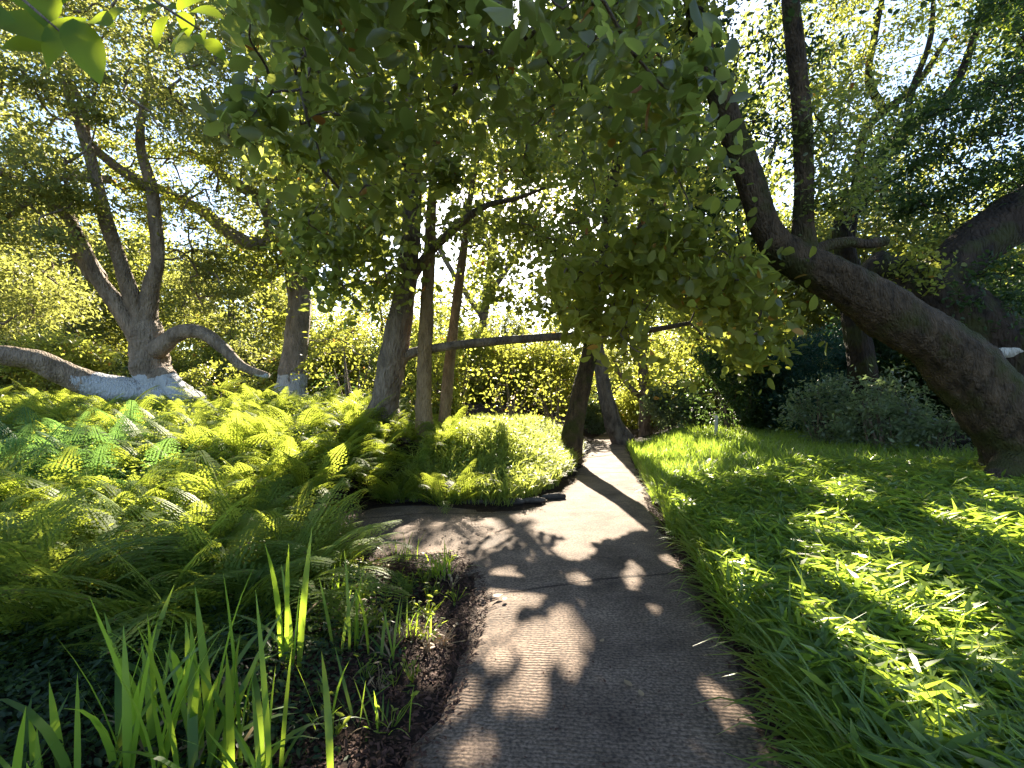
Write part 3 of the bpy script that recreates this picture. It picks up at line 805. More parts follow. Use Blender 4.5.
# -- near leaves at the top left: a branch of a tree standing just outside the view
root = thing('tree', 'large-leaved tree reaching in from outside with big glossy leaves at the top left', 'tree', (-2.1, .75, height(-2.1, .75)))
g = Geo(); tube(g, [(-2.15, .72, -.2), (-2.1, .75, 1), (-2.05, .8, 2.2), (-2.0, .85, 3.6), (-2.1, .8, 5)], [.17, .14, .12, .1, .05], 14, .06, True, 5)
g.build('trunk', M['bark'], root)
g = Geo()
br = np.array([(-2.05, .82, 2.2), (-1.7, .9, 2.5), (-1.3, 1.0, 2.62), (-.95, 1.05, 2.58), (-.72, 1.1, 2.56), (-.6, 1.15, 2.54)])
tube(g, br, [.035, .028, .02, .014, .009, .005], 8, .05)
tube(g, [(-1.3, 1.0, 2.62), (-1.12, 1.0, 2.48), (-.98, 1.05, 2.36)], [.009, .005, .002], 6, .05)
tube(g, [(-.95, 1.05, 2.58), (-.85, 1.1, 2.5), (-.74, 1.14, 2.44)], [.006, .004, .002], 6, .05)
g.build('limb', M['bark'], root)
g = Geo()
cs, ax, nn, ln = [], [], [], []
for (px, py, ang, L, d) in [(20, 25, 200, 95, 1.05), (62, 38, 115, 80, 1.05), (85, 48, 60, 78, 1.04), (40, -5, 250, 80, 1.06), (98, 20, 35, 60, 1.02), (30, 45, 160, 60, 1.1), (-20, 20, 190, 90, 1.0),
                            (10, -20, 220, 90, 1.1), (70, 0, 320, 60, 1.1), (118, 12, 100, 34, 1.2), (135, -2, 60, 30, 1.25), (160, 30, 110, 40, 1.15), (178, 40, 80, 46, 1.15), (200, 36, 60, 40, 1.14), (205, 12, 20, 48, 1.1),
                            (190, 2, 300, 40, 1.12), (150, 10, 140, 34, 1.2), (186, 22, 75, 36, 1.16), (215, 48, 50, 36, 1.2), (170, 8, 200, 30, 1.2), (110, -20, 330, 60, 1.05), (60, -40, 270, 80, 1.05)]:
    a = math.radians(ang)
    cs.append(P(px, py, d)); ax.append((math.cos(a), R.uniform(-.3, .3), -math.sin(a))); nn.append(norm(np.array([R.normal(0, .3), -.85, .3 + R.normal(0, .25)]))); ln.append(.85 * L * d / FOC)
cs, ax, nn, ln = map(np.array, (cs, ax, nn, ln))
A = norm(ax - nn * np.sum(ax * nn, 1, keepdims=True)); B = np.cross(nn, A)
st = np.linspace(-.5, .5, 9); wd = np.array([0, .28, .43, .5, .5, .46, .36, .2, 0])
for c, a, b, n_, L in zip(cs, A, B, nn, ln):
    W = L * .5
    mid = c + np.outer(st * L, a) - np.outer((st ** 2) * L * .35, n_)
    Vl = mid + np.outer(wd * W, b) + np.outer(wd * W * .22, n_); Vr = mid - np.outer(wd * W, b) + np.outer(wd * W * .22, n_)
    V = np.vstack([Vl, mid, Vr]); k = np.arange(8)
    g.add(V, np.vstack([np.stack([k, k + 9, k + 10, k + 1], -1), np.stack([k + 9, k + 18, k + 19, k + 10], -1)]))
g.build('crown', M['near'], root)
g = Geo()
C = np.array([(-2.1, .8, 4.6), (-2.6, .5, 4.4), (-1.7, .3, 4.5), (-2.2, -.2, 4.3), (-2.8, .9, 4.2)])
clumps_to_leaves(g, C, 120, .35, .15, aspect=.5)
g.build('crown', M['near'], root)


# ------------------------------------------------------------------ shrubs
def shrub(label, px, py, d, w_, h_, dep, mat, n, per, size, rad=.22, kind='oval', aspect=.5, flat=.7, cat='shrub', name='shrub', group=None, stems=6, cv=1.0, up=.7, hollow=.55, bark='bark'):
    """centre bearing px, foot height from the ground, w_ h_ dep in metres"""
    x = (px - CX) * d / FOC
    z = float(height(x, d))
    root = thing(name, label, cat, (x, d, z), group)
    u = rand_dirs(n) * (R.uniform(hollow, 1.0, n) ** .7)[:, None]
    C = np.array([x, d, z + h_ * .52]) + u * np.array([w_ / 2, dep / 2, h_ * .5])
    C += R.normal(0, .08, C.shape)
    g = Geo(); clumps_to_leaves(g, C, per, rad, size, flat, kind, aspect, up, None, cv)
    nodes = []
    for k in range(stems):
        a = R.uniform(0, 6.28)
        top = np.array([x + math.cos(a) * w_ * .25, d + math.sin(a) * dep * .25, z + h_ * R.uniform(.45, .75)])
        b0 = np.array([x + math.cos(a) * w_ * .06, d + math.sin(a) * dep * .06, z - .08])
        pts = [b0, b0 * .6 + top * .4 + R.normal(0, .05, 3), top]
        s = Geo(); tube(s, pts, [.022 * h_ ** .5, .018 * h_ ** .5, .009], 6, .08, True, 4)
        s.build('stem', M[bark], root)
        nodes += list(smooth_line(pts, [1, 1, 1], 4)[0])
    g.cur = 1
    twigs(g, nodes, C[:: max(1, n // 60)], .008, .003, 4)
    g.build('foliage', [mat, M[bark]], root)
    return root


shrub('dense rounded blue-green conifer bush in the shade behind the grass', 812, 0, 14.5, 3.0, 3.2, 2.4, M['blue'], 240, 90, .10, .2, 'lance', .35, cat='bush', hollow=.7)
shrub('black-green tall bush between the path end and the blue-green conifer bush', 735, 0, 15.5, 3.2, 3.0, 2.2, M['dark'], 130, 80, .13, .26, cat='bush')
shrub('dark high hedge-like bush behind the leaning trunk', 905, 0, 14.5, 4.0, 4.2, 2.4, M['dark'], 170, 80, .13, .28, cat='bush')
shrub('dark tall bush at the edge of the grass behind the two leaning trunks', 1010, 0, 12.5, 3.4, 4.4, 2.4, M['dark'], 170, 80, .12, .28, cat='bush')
shrub('twiggy pale-leaved shrub at the back of the grass left of the leaning trunk', 822, 0, 11.4, 1.7, 1.75, 1.3, M['pale'], 60, 34, .12, .17, 'lance', .42, stems=14, hollow=.3)
shrub('grey-green spreading shrub with thin stems under the leaning trunk', 885, 0, 10.2, 2.0, 1.75, 1.4, M['pale'], 74, 32, .13, .18, 'lance', .38, stems=18, hollow=.25)
shrub('low leafy shrub at the far right of the grass under the trunk base', 935, 0, 10.2, 1.4, 1.0, 1.2, M['pale'], 36, 28, .11, .15, 'lance', .4, stems=12, hollow=.25)
shrub('tall yellow-green backlit shrub directly behind the two slender trunks', 452, 0, 13.6, 2.3, 3.4, 1.8, M['gold'], 120, 60, .12, .24)
shrub('bright yellow-green shrub at the back of the mound', 512, 0, 15, 2.0, 2.3, 1.6, M['gold'], 90, 60, .12, .22)
shrub('golden shrub left of the stout trunk by the path', 552, 0, 15.6, 1.5, 2.6, 1.4, M['gold'], 70, 60, .12, .22)
shrub('golden leafy shrub behind the leaning broad-leaved trunk', 352, 0, 13.2, 2.2, 2.5, 1.6, M['gold'], 90, 60, .12, .22)
shrub('deep green low bush between the limewashed tree and the broad-leaved trunk', 338, 0, 15.5, 1.6, 1.2, 1.2, M['dark'], 50, 60, .11, .2)
shrub('pale silvery twiggy shrub in the gap at the end of the path', 596, 0, 25, 1.8, 2.0, 1.2, M['pale'], 60, 50, .14, .2)
shrub('leafy shrub with speckled pale leaves right of the short brown trunk', 672, 0, 19.5, 2.2, 1.9, 1.4, M['pale'], 70, 50, .14, .2)
shrub('sunny green bush behind the limb lying on the ground', 60, 0, 16.5, 3.6, 2.6, 2, M['gold'], 110, 70, .13, .28, cat='bush')
shrub('broad sunny bush at the far left behind the old spreading tree', -20, 0, 17, 3.4, 3.4, 2, M['olive'], 110, 70, .14, .3, cat='bush')
shrub('low bright bush between the two limewashed trees', 222, 0, 17.5, 3.0, 1.5, 1.6, M['gold'], 80, 60, .13, .25, cat='bush')
shrub('grey-green bush at the foot of the drooping right limb', 255, 0, 21, 2.8, 2.6, 1.6, M['olive'], 80, 60, .15, .26, cat='bush')

# ------------------------------------------------------------------ the wood beyond, tree by tree
protos = []
for s_, mt in ((0, 'gold'), (1, 'olive'), (2, 'broad')):
    root = thing('background_tree', 'leafy tree in the far wood beyond the clearing', 'tree', (0, 0, 0), 'trees of the far wood')
    g = Geo(); H = 8.0
    pts = np.array([(0, 0, -.4), (.1, 0, 1.4), (-.1 + .2 * s_, .1, 3.2), (.15, .0, 5.2), (0, 0, 7)]); tube(g, pts, [.26, .2, .17, .12, .05], 10, .06)
    g.build('trunk', M['bark'], root)
    u = rand_dirs(150) * (R.uniform(.35, 1, 150) ** .6)[:, None]
    C = np.array([0, 0, 4.9]) + u * np.array([2.7, 2.7, 3.6]); C[:, 2] = np.maximum(C[:, 2], 1.0)
    n = 150 * 100
    pos = np.repeat(C, 100, 0) + R.normal(size=(n, 3)) * .36
    g = Geo(); Ls = .165 * R.uniform(.6, 1.2, n)
    leaf_faces(g, pos, norm(UP * .5 + R.normal(size=(n, 3)) * .8), rand_dirs(n), Ls, Ls * .55, 'oval')
    g.cur = 1; twigs(g, smooth_line(pts, [1] * 5, 4)[0][6:], C[::3], .03, .01)
    g.build('crown', [M[mt], M['bark']], root)
    protos.append(root)
spots = []
for k, (px, d) in enumerate([(-90, 24), (-10, 26), (70, 25), (150, 28), (235, 27), (310, 29), (380, 26), (440, 30), (505, 33), (560, 35), (618, 34), (680, 30), (745, 27), (810, 25), (880, 22), (950, 21), (1020, 20), (1100, 19),
                             (-40, 34), (40, 36), (115, 37), (195, 38), (275, 39), (345, 38), (415, 41), (480, 44), (540, 47), (600, 46), (660, 42), (720, 38), (790, 36), (860, 34), (940, 32), (1010, 30), (1080, 28)]):
    x = (px - CX) * d / FOC
    p = protos[[1, 0, 1, 0, 1, 0, 0, 0][k % 8] if px < 700 else [2, 2, 1][k % 3]]
    sc = R.uniform(.8, 1.1)
    sc *= .85 if 300 < px < 700 else 1.3
    if p.get('_used'): dup(p, (x, d, height(x, d) - .1), R.uniform(0, 6.28), sc)
    else:
        p['_used'] = 1; p.location = (x, d, float(height(x, d)) - .1); p.scale = (sc, sc, sc)


# bushes closing the view under the far trees
bushes = []
for mt, lab, grp in (('gold', 'sunny yellow-green bush under the far trees', 'yellow-green bushes under the far trees'), ('broad', 'dull green bush among the yellow-green bushes under the far trees', 'green bushes under the far trees')):
    root = thing('background_bush', lab, 'bush', (0, 0, 0), grp)
    u = rand_dirs(110) * (R.uniform(.4, 1, 110) ** .6)[:, None]
    n = 110 * 100; pos = np.repeat(np.array([0, 0, 1.3]) + u * np.array([2.3, 1.4, 1.3]), 100, 0) + R.normal(size=(n, 3)) * .27
    pos[:, 2] = np.abs(pos[:, 2])
    g = Geo(); leaf_faces(g, pos, norm(UP * .5 + R.normal(size=(n, 3)) * .8), rand_dirs(n), .15 * R.uniform(.6, 1.2, n), .08, 'oval')
    g.build('foliage', M[mt], root)
    for q in range(4):
        a = q * 1.6; st_ = Geo(); tube(st_, [(0.1 * math.cos(a), .1 * math.sin(a), -.2), (.4 * math.cos(a), .3 * math.sin(a), 1), (1.1 * math.cos(a), .7 * math.sin(a), 2)], [.05, .04, .015], 6, .05)
        st_.build('stem', M['bark'], root)
    bushes.append([root, 0])
for k, (px, d) in enumerate([(-60, 22), (50, 23), (150, 24), (240, 24), (330, 22), (410, 21), (480, 22), (540, 23.5), (590, 29), (650, 25), (700, 22), (770, 20), (850, 19), (930, 18), (1010, 17.5), (620, 33), (560, 30)]):
    x = (px - CX) * d / FOC; sc = R.uniform(.85, 1.25)
    e = bushes[1 if (k % 3 == 2 or px > 680) else 0]
    if not e[1]: e[0].location = (x, d, float(height(x, d)) - .05); e[1] = 1
    else: dup(e[0], (x, d, height(x, d) - .05), R.uniform(0, 6.28), sc)


# ------------------------------------------------------------------ ferns
def frond(g, base, az, L, rise, droop, pairs=20, sub=5, wide=.2, twist=0.0):
    """one arching frond: stalk and two rows of leaflets cut into small lobes"""
    t = np.linspace(0, 1, pairs + 6)
    hx = np.array([math.cos(az), math.sin(az), 0]); sx = np.array([-math.sin(az), math.cos(az), 0])
    ang = rise - droop * t ** 1.25
    ds = L / (len(t) - 1)
    p = base + np.cumsum((np.cos(ang)[:, None] * hx + np.sin(ang)[:, None] * UP) * ds, 0)
    tg = norm(np.gradient(p, axis=0))
    nm = norm(np.cross(sx, tg)) * -1.0
    nm = norm(np.cross(tg, sx) * 1.0)
    nm[nm[:, 2] < 0] *= -1
    tube(g, p[::4], np.linspace(.006, .0015, len(p[::4])), 4, 0, False, 1)
    k = np.arange(4, len(t) - 1)
    tk = (k - 4) / (len(k))
    pl = wide * L * (np.sin(np.pi * np.clip(tk * .86 + .12, 0, 1)) ** .8) + .01
    pl = pl * R.uniform(.78, 1.12, len(pl)); jit = R.normal(0, .13, (2, len(pl)))
    for side in (1, -1):
        for f in range(sub):
            q = (f + .5) / sub
            ax = norm(sx * side * .93 + tg[k] * (.38 + jit[0 if side > 0 else 1])[:, None] - UP * .18 * q)
            c0 = p[k] + ax * (pl * q)[:, None] - nm[k] * (pl * q * q * .25)[:, None]
            w_ = (ds * .78) * (1 - q * .55)
            for s2 in (1, -1):
                la = norm(tg[k] * s2 * .8 + ax * .65)
                leaf_faces(g, c0 + la * w_ * .35, nm[k], la, np.full(len(k), w_ * .95), pl / sub * 1.0, 'flat')


def make_fern(name, mat, fr, L, pairs, sub, seed, wide=.2):
    g = Geo()
    for q in range(fr):
        az = q * 2.399 + R.uniform(-.3, .3)
        frond(g, np.array([math.cos(az) * R.uniform(.02, .22), math.sin(az) * R.uniform(.02, .22), -.02]), az, L * R.uniform(.5, 1.1), R.uniform(.55, 1.4), R.uniform(.6, 1.8), pairs, sub, wide * R.uniform(.85, 1.1))
    return g.build(name, mat)


FL = 'feathery green fern in the dense fern bank left of the path'
fp = [make_fern('fern', M['fern'], 30, .88, 30, 4, k, .17) for k in range(3)]
fb = [make_fern('fern', M['fernblue'], 28, .88, 30, 4, 9, .17)]
fd = [make_fern('fern', M['fernbrown'], 5, .6, 18, 4, 4)]
for f in fp: tag(f, FL, 'fern', 'ferns of the left bank')
for f in fb: tag(f, 'cool blue-green fern among the yellow-green ferns at the left of the bank', 'fern', 'blue-green ferns')
for f in fd: tag(f, 'dry brown fern tuft among the green ferns of the bank', 'fern', 'dry ferns')
used = set()
def put_fern(pool, x, y, sc, tilt=True):
    src = pool[R.integers(len(pool))]
    if src.name in used:
        f = src.copy(); COL.objects.link(f)
    else:
        f = src; used.add(src.name)
    f.location = (float(x), float(y), float(height(x, y)))
    f.rotation_euler = (R.uniform(-.22, .22), R.uniform(-.22, .22), R.uniform(0, 6.28)); f.scale = (sc, sc, sc * R.uniform(.85, 1.1))
cand = []
placed = []
for k in range(16000):
    y = R.uniform(3.05, 13.5); x = R.uniform(-1.13 * y - .8, -1.0)
    if XL(y) - x < .75 + .12 * y * (y < 5): continue
    if side_dist(np.array(x), np.array(y)) < 1.15: continue
    if y > 8 and (x > -1.3 or (x > -2.2 and y > 10)): continue
    if y < 4.3 and x > -.95 - (4.3 - y) * .75: continue
    mind = .24 + .036 * y
    if all((x - a) ** 2 + (y - b) ** 2 > mind * mind for a, b in placed):
        placed.append((x, y))
print('ferns', len(placed))
for x, y in placed[:295]:
    pxx = CX + x * FOC / y
    pool = fp
    if pxx < 150 and 5.5 < y < 8.0: pool = fb
    elif R.random() < .03: pool = fd
    put_fern(pool, x, y, R.uniform(.78, 1.2))
# the upright tree-fern-like plant and the palm-like frond plant
g = Geo()
b = P(218, 402, 12.2); b[2] = height(b[0], b[1]) + .55
for q in range(14):
    frond(g, b, q * 2.399, 1.0, R.uniform(.35, .8), R.uniform(.7, 1.1), 20, 4, .17)
rt = thing('tree_fern', 'small tree fern with a flat rosette of fronds in front of the limewashed tree', 'tree fern', (b[0], b[1], height(b[0], b[1])))
g.build('fronds', M['fern'], rt)
g = Geo(); tube(g, [b - UP * .7, b - UP * .3, b], [.10, .09, .08], 10, .15); g.build('trunk', M['bark_dark'], rt)
g = Geo()
b = P(-18, 500, 5.0)
for az, rs in ((2.4, .5), (.4, .42), (1.2, 1.0), (-.4, .6), (3.6, .6)):
    frond(g, b, az, .75, rs, .5, 18, 1, .34)
tag(g.build('cycad', M['near']), 'palm-like plant with stiff bright leaflets rising from the ferns at the left edge', 'plant')


# ------------------------------------------------------------------ blades: grass, irises, ground cover
def blades(g, base, az, L, W, rise, droop, seg=4, vfold=.12):
    n = len(base)
    hx = np.stack([np.cos(az), np.sin(az), 0 * az], 1); sx = np.stack([-np.sin(az), np.cos(az), 0 * az], 1)
    L = np.broadcast_to(L, (n,)); W = np.broadcast_to(W, (n,))
    p = base.copy(); rows = []
    wp = [.7, 1.0, .92, .6, .05] if seg == 4 else [.6, .9, 1, 1, .85, .55, .03]
    for s in range(seg + 1):
        t = s / seg
        rows.append(p - sx * (W * wp[s] / 2)[:, None]); rows.append(p + sx * (W * wp[s] / 2)[:, None])
        a = rise - droop * t ** 1.3
        p = p + (np.cos(a)[:, None] * hx + np.sin(a)[:, None] * UP) * (L / seg)[:, None]
    k = 2 * (seg + 1)
    V = np.stack(rows, 1)
    q = [(2 * s, 2 * s + 1, 2 * s + 3, 2 * s + 2) for s in range(seg)]
    g.add(V.reshape(-1, 3), (np.arange(n)[:, None, None] * k + np.array(q)[None]).reshape(-1, 4))


def bed(n, ylo, yhi, xlo, xhi, cond):
    y = R.uniform(ylo, yhi, n); x = R.uniform(0, 1, n) * (xhi(y) - xlo(y)) + xlo(y)
    ok = cond(x, y)
    x, y = x[ok], y[ok]
    return np.stack([x, y, height(x, y) - .01], 1)


# strap-leaved grass right of the path
g = Geo()
edge = lambda y: XR(y) + .06 + .05 * np.sin(y * 3) + .04 * np.sin(y * 7.3)
far_ = lambda y: np.minimum(1.16 * y + .9, 9.5)
def tufted(b, sp):
    t = b[R.integers(0, len(b) // 7, len(b))]
    o = t + np.concatenate([R.normal(0, sp, (len(b), 2)), np.zeros((len(b), 1))], 1)
    o[:, 2] = height(o[:, 0], o[:, 1]) - .01
    return o[o[:, 0] > edge(o[:, 1]) - .02]
b = tufted(bed(26000, 1.3, 5.2, edge, far_, lambda x, y: x > edge(y)), .045); n = len(b)
blades(g, b, R.uniform(0, 6.28, n), R.uniform(.30, .62, n), R.uniform(.012, .028, n), R.uniform(.7, 1.45, n), R.uniform(.8, 2.2, n))
b = tufted(bed(25000, 5.2, 9.5, edge, far_, lambda x, y: x > edge(y)), .06); n = len(b)
blades(g, b, R.uniform(0, 6.28, n), R.uniform(.28, .52, n), R.uniform(.013, .024, n), R.uniform(.8, 1.5, n), R.uniform(.6, 1.9, n))
b = bed(26000, 9.5, 17, edge, lambda y: np.minimum(.85 * y, 11), lambda x, y: x > edge(y)); n = len(b)
blades(g, b, R.uniform(0, 6.28, n), R.uniform(.28, .46, n), R.uniform(.014, .026, n), R.uniform(1.0, 1.5, n), R.uniform(.3, 1.2, n))
# short lance leaves on leaning stems between the straps
b = bed(8200, 1.3, 7.5, edge, far_, lambda x, y: x > edge(y) + .1)
m = 6; n = len(b) * m
pos = np.repeat(b, m, 0) + np.stack([R.normal(0, .07, n), R.normal(0, .07, n), R.uniform(.12, .42, n)], 1)
az = R.uniform(0, 6.28, n)
A = np.stack([np.cos(az), np.sin(az), R.uniform(-.5, .6, n)], 1)
leaf_faces(g, pos, norm(UP + R.normal(size=(n, 3)) * .4), norm(A), R.uniform(.13, .27, n), R.uniform(.02, .038, n), 'lance', .1, .5)
o = g.build('grass', M['grass']); o['kind'] = 'stuff'; o['label'] = 'long strap-leaved green grass filling the bed right of the path'; o['category'] = 'grass'

# lime ground cover on the mound
g = Geo()
ml = lambda y: np.interp(y, [7.4, 8.2, 10, 16], [-1.9, -1.7, -1.3, -1.2])
mr = lambda y: XL(y) - .12 - .05 * np.sin(y * 4)
mc = lambda x, y: y > 7.28 + .7 * sst(-.1, .6, x) * (x > -.1)
b = bed(30000, 7.27, 16, ml, mr, mc); n = len(b)
b[:, 2] += R.uniform(0, .16, n)
blades(g, b, R.uniform(0, 6.28, n), R.uniform(.22, .42, n), R.uniform(.012, .024, n), R.uniform(.8, 1.5, n), R.uniform(.6, 1.8, n))
b = bed(24000, 7.45, 16, ml, mr, mc); n = len(b)
b[:, 2] += R.uniform(.05, .40, n)
leaf_faces(g, b, norm(UP + R.normal(size=(n, 3)) * .6), rand_dirs(n) * np.array([1, 1, .4]), R.uniform(.06, .13, n), R.uniform(.018, .035, n), 'lance', .1, .3)
o = g.build('ground_cover', M['mound']); o['kind'] = 'stuff'; o['label'] = 'lime green leafy ground cover over the sunlit mound'; o['category'] = 'ground cover'

# dark creeping leaves under and between the ferns
g = Geo()
b = bed(42000, 3.9, 13, lambda y: -1.15 * y - 1, lambda y: XL(y) - .35, lambda x, y: (side_dist(x, y) > 1.15) & (XL(y) - x > .45 + .5 * (y < 5)) & ((y < 7) | (x < -1.2))); n = len(b)
b[:, 2] += R.uniform(.02, .42, n) * np.clip((XL(b[:, 1]) - b[:, 0] - .3) / 2.2, .08, 1)
leaf_faces(g, b, norm(UP + R.normal(size=(n, 3)) * .6), rand_dirs(n) * np.array([1, 1, .4]), R.uniform(.03, .07, n), R.uniform(.014, .03, n), 'oval', .1, .1)
o = g.build('undergrowth', M['fern']); o['kind'] = 'stuff'; o['label'] = 'small green leaves creeping under the ferns'; o['category'] = 'undergrowth'

# low leaves coloured dark to stand in for black shade under the fern bank
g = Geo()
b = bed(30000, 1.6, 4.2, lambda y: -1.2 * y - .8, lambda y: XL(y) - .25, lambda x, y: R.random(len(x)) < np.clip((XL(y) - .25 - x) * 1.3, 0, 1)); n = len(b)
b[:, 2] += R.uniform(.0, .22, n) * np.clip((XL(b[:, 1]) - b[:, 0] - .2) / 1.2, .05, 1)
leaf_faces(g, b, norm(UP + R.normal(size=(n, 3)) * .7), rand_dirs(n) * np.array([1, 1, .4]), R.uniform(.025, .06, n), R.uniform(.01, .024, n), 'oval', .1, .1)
o = g.build('undergrowth', M['dark']); o['kind'] = 'stuff'; o['label'] = 'small-leaved undergrowth coloured dark as the shade behind the irises'; o['category'] = 'undergrowth'

# bark mulch and leaf litter
g = Geo()
b = bed(15000, 1.5, 6.0, lambda y: XL(y) - 1.7, lambda y: XL(y) + .12, lambda x, y: (R.random(len(x)) < np.clip(1.2 - np.abs(XL(y) - .3 - x) * .5, .1, 1)) & ((side_dist(x, y) > 1.0) | (R.random(len(x)) < .03))); n = len(b)
b[:, 2] += R.uniform(.012, .03, n)
leaf_faces(g, b, norm(UP + R.normal(size=(n, 3)) * .35), rand_dirs(n), R.uniform(.012, .05, n), R.uniform(.006, .018, n), 'oval', .2, .1)
b = bed(5000, 1.3, 8.0, lambda y: XR(y) - .12, lambda y: XR(y) + .3, lambda x, y: x > -9); n = len(b)
b[:, 2] += R.uniform(.012, .03, n)
leaf_faces(g, b, norm(UP + R.normal(size=(n, 3)) * .35), rand_dirs(n), R.uniform(.012, .06, n), R.uniform(.006, .018, n), 'oval', .2, .1)
b = bed(2600, 1.3, 12.0, lambda y: XL(y), lambda y: XR(y), lambda x, y: R.random(len(x)) < .35 + .65 * (np.abs((x - XL(y)) / (XR(y) - XL(y)) - .5) > .36)); n = len(b)
b[:, 2] += R.uniform(.024, .034, n)
leaf_faces(g, b, norm(UP + R.normal(size=(n, 3)) * .2), rand_dirs(n), R.uniform(.008, .032, n), R.uniform(.004, .014, n), 'oval', .2, .1)
o = g.build('leaf_litter', M['chips']); o['kind'] = 'stuff'; o['label'] = 'brown bark chips and leaf litter along the path edges'; o['category'] = 'leaf litter'


# small seedlings and leafy sprigs on the mulch, one by one
for k in range(64):
    y = R.uniform(2.0, 4.7); x = XL(y) - R.uniform(.12, 1.2)
    z = float(height(x, y)); g = Geo(); m = int(R.integers(8, 22))
    b = np.array([x, y, z]) + np.stack([R.normal(0, .05, m), R.normal(0, .05, m), R.uniform(.02, .14, m)], 1)
    leaf_faces(g, b, norm(UP + R.normal(size=(m, 3)) * .5), rand_dirs(m) * np.array([1, 1, .4]), R.uniform(.025, .06, m), R.uniform(.01, .02, m), 'oval', .15, .1)
    for q in b: tube(g, [(x, y, z - .02), (q + np.array([x, y, z])) / 2 + R.normal(0, .008, 3), q], [.003, .0025, .0015], 4, 0, False, 2)
    tag(g.build('seedling', M['fern'] if k % 3 else M['dry']), 'low small-leaved seedling scattered on the dark mulch beside the path' if k % 3 else 'little dry brown sprig scattered on the dark mulch beside the path', 'seedling', 'seedlings on the mulch' if k % 3 else 'dry sprigs on the mulch')


# iris clumps: every clump a plant
def iris(label, px, py, d, n, L, sp=.10, lean=.25, mat='iris', W=.032, name='iris_clump', cat='plant'):
    x = (px - CX) * d / FOC; z = float(height(x, d))
    n0 = n
    b = np.stack([R.normal(0, sp, n0), R.normal(0, sp * .7, n0), np.full(n0, -.02)], 1) + np.array([x, d, z])
    az = R.uniform(0, 6.28, n0)
    rise = np.pi / 2 - np.abs(R.normal(0, lean, n0)); droop = np.abs(R.normal(.25, .3, n0))
    odd = R.random(n0) < .24
    droop[odd] = R.uniform(1.2, 2.0, odd.sum()); rise[odd] -= .2
    g = Geo()
    blades(g, b, az, L * R.uniform(.55, 1.08, n0), W * R.uniform(.55, 1.15, n0), rise, droop, 6)
    g.cur = 1; nd = max(2, n0 // 6)                     # withered leaves lying among the green ones
    blades(g, b[:nd] + R.normal(0, .02, (nd, 3)) * [1, 1, 0], R.uniform(0, 6.28, nd), L * R.uniform(.4, .8, nd), W * R.uniform(.4, .7, nd), R.uniform(.6, 1.2, nd), R.uniform(1.2, 2.4, nd), 6)
    return tag(g.build(name, [M[mat], M['dry']]), label, cat, 'strap-leaved clumps')
iris('tall iris clump with upright sword leaves at the lower left corner', 120, 0, 1.95, 22, .82, .13, W=.034)
iris('broad iris clump with sunlit sword leaves right of the corner clump', 205, 0, 2.0, 24, .88, .11, W=.034)
iris('short iris clump between the two tall clumps at the lower left', 165, 0, 2.25, 14, .7, .1, W=.036)
iris('iris leaves fanning out low at the very bottom left', 35, 0, 1.75, 14, .55, .13, .5, W=.034)
iris('arching pale iris leaves at the bottom edge beside the mulch', 272, 0, 1.95, 11, .55, .08, .5, W=.03)
iris('single upright iris tuft with a glowing leaf in front of the dark ferns', 292, 0, 2.75, 7, .80, .035, .12, W=.036)
iris('small iris tuft half in shade between the glowing tuft and the mulch', 352, 0, 2.95, 9, .60, .06, .3, W=.022)
iris('tiny bright iris tuft standing on the mulch', 385, 0, 2.85, 6, .38, .035, .3, W=.022)
iris('thin grassy tuft on the mulch at the corner of the side path', 440, 0, 4.3, 34, .36, .06, .3, W=.012)
iris('fine grassy tuft beside the side path under the ferns', 405, 0, 4.9, 24, .34, .07, .35, W=.012)
iris('spindly grassy tuft in the middle of the mulch', 412, 0, 3.2, 16, .34, .05, .35, W=.011)
iris('sparse grassy tuft on the mulch close to the bottom edge', 378, 0, 2.3, 14, .30, .05, .5, W=.011)
iris('wispy grassy tuft at the front of the ferns', 335, 0, 3.6, 24, .42, .07, .35, W=.012)
iris('low grassy tuft drooping over the mulch', 330, 0, 2.35, 9, .42, .06, .6, W=.018)

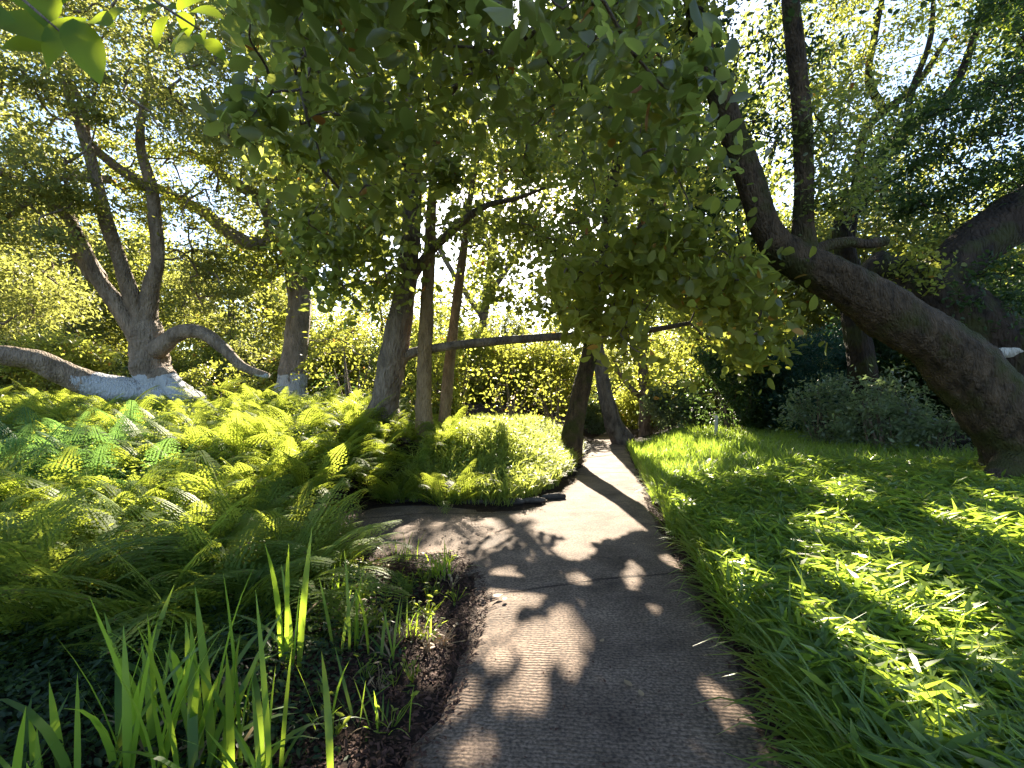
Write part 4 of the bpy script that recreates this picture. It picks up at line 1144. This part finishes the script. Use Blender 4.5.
# blue-grey rosettes in the grass
def rosette(label, px, py, d, n, L):
    x = (px - CX) * d / FOC
    b = np.repeat(np.array([[x, d, height(x, d) + .1]]), n, 0) + R.normal(0, .015, (n, 3))
    g = Geo(); blades(g, b, np.arange(n) * 2.399, L * R.uniform(.75, 1.1, n), .06, R.uniform(.35, 1.1, n), R.uniform(.5, 1.1, n), 6)
    tag(g.build('rosette_plant', M['brom']), label, 'plant', 'blue-grey rosettes')
rosette('blue-grey broad-leaved rosette in the grass nearer the path', 780, 0, 5.8, 12, .46)
rosette('smaller blue-grey rosette in the grass nearer the leaning trunk', 838, 0, 6.2, 10, .44)

# fallen leaves on the path
FLV = [(709, 606, .12, 'pale curled fallen leaf on the path beside the right grass edge'), (641, 700, .06, 'small brown fallen leaf in the shade of the near path'), (628, 690, .07, 'thin dry fallen leaf left of the small brown one on the near path'),
       (600, 548, .06, 'fallen leaf in the tree shadow across the path'), (634, 547, .05, 'dark little fallen leaf in the middle of the trunk shadow'), (498, 600, .10, 'dark curled fallen leaf at the left edge of the path'),
       (505, 603, .07, 'second curled fallen leaf touching the one at the left edge of the path'), (602, 646, .05, 'small fallen leaf at the edge of the large sun patch'), (697, 580, .06, 'fallen leaf at the foot of the right grass by the sun sliver')]
for px, py, L, lab in FLV:
    gp = ground_of(px, py)
    a = R.uniform(0, 3.14)
    st = np.linspace(-.5, .5, 9); wd = np.array([0, .28, .43, .5, .5, .46, .36, .2, 0])
    ax = np.array([math.cos(a), math.sin(a), 0]); bx = np.array([-math.sin(a), math.cos(a), 0])
    mid = np.array([gp[0], gp[1], .034]) + np.outer(st * L, ax) + np.outer(st ** 2 * L * .35, UP)
    V = np.vstack([mid + np.outer(wd * L * .5, bx) + np.outer(wd * L * .14, UP), mid, mid - np.outer(wd * L * .5, bx) + np.outer(wd * L * .12, UP)])
    k = np.arange(8); g = Geo()
    g.add(V, np.vstack([np.stack([k, k + 9, k + 10, k + 1], -1), np.stack([k + 9, k + 18, k + 19, k + 10], -1)]))
    tag(g.build('fallen_leaf', M['dry']), lab, 'leaf', 'fallen leaves on the path')

# little pale stake at the back of the grass
x = (716 - CX) * 14.2 / FOC; z = float(height(x, 14.2))
g = Geo(); tube(g, [(x, 14.2, z - .1), (x, 14.2, z + .4), (x + .01, 14.2, z + .68), (x + .01, 14.2, z + .76)], [.05, .05, .05, .035], 8, .03)
tag(g.build('stake', M['post']), 'short pale stake at the back edge of the grass', 'stake')
print('objects', len(bpy.data.objects), 'faces', sum(len(m.polygons) for m in bpy.data.meshes))
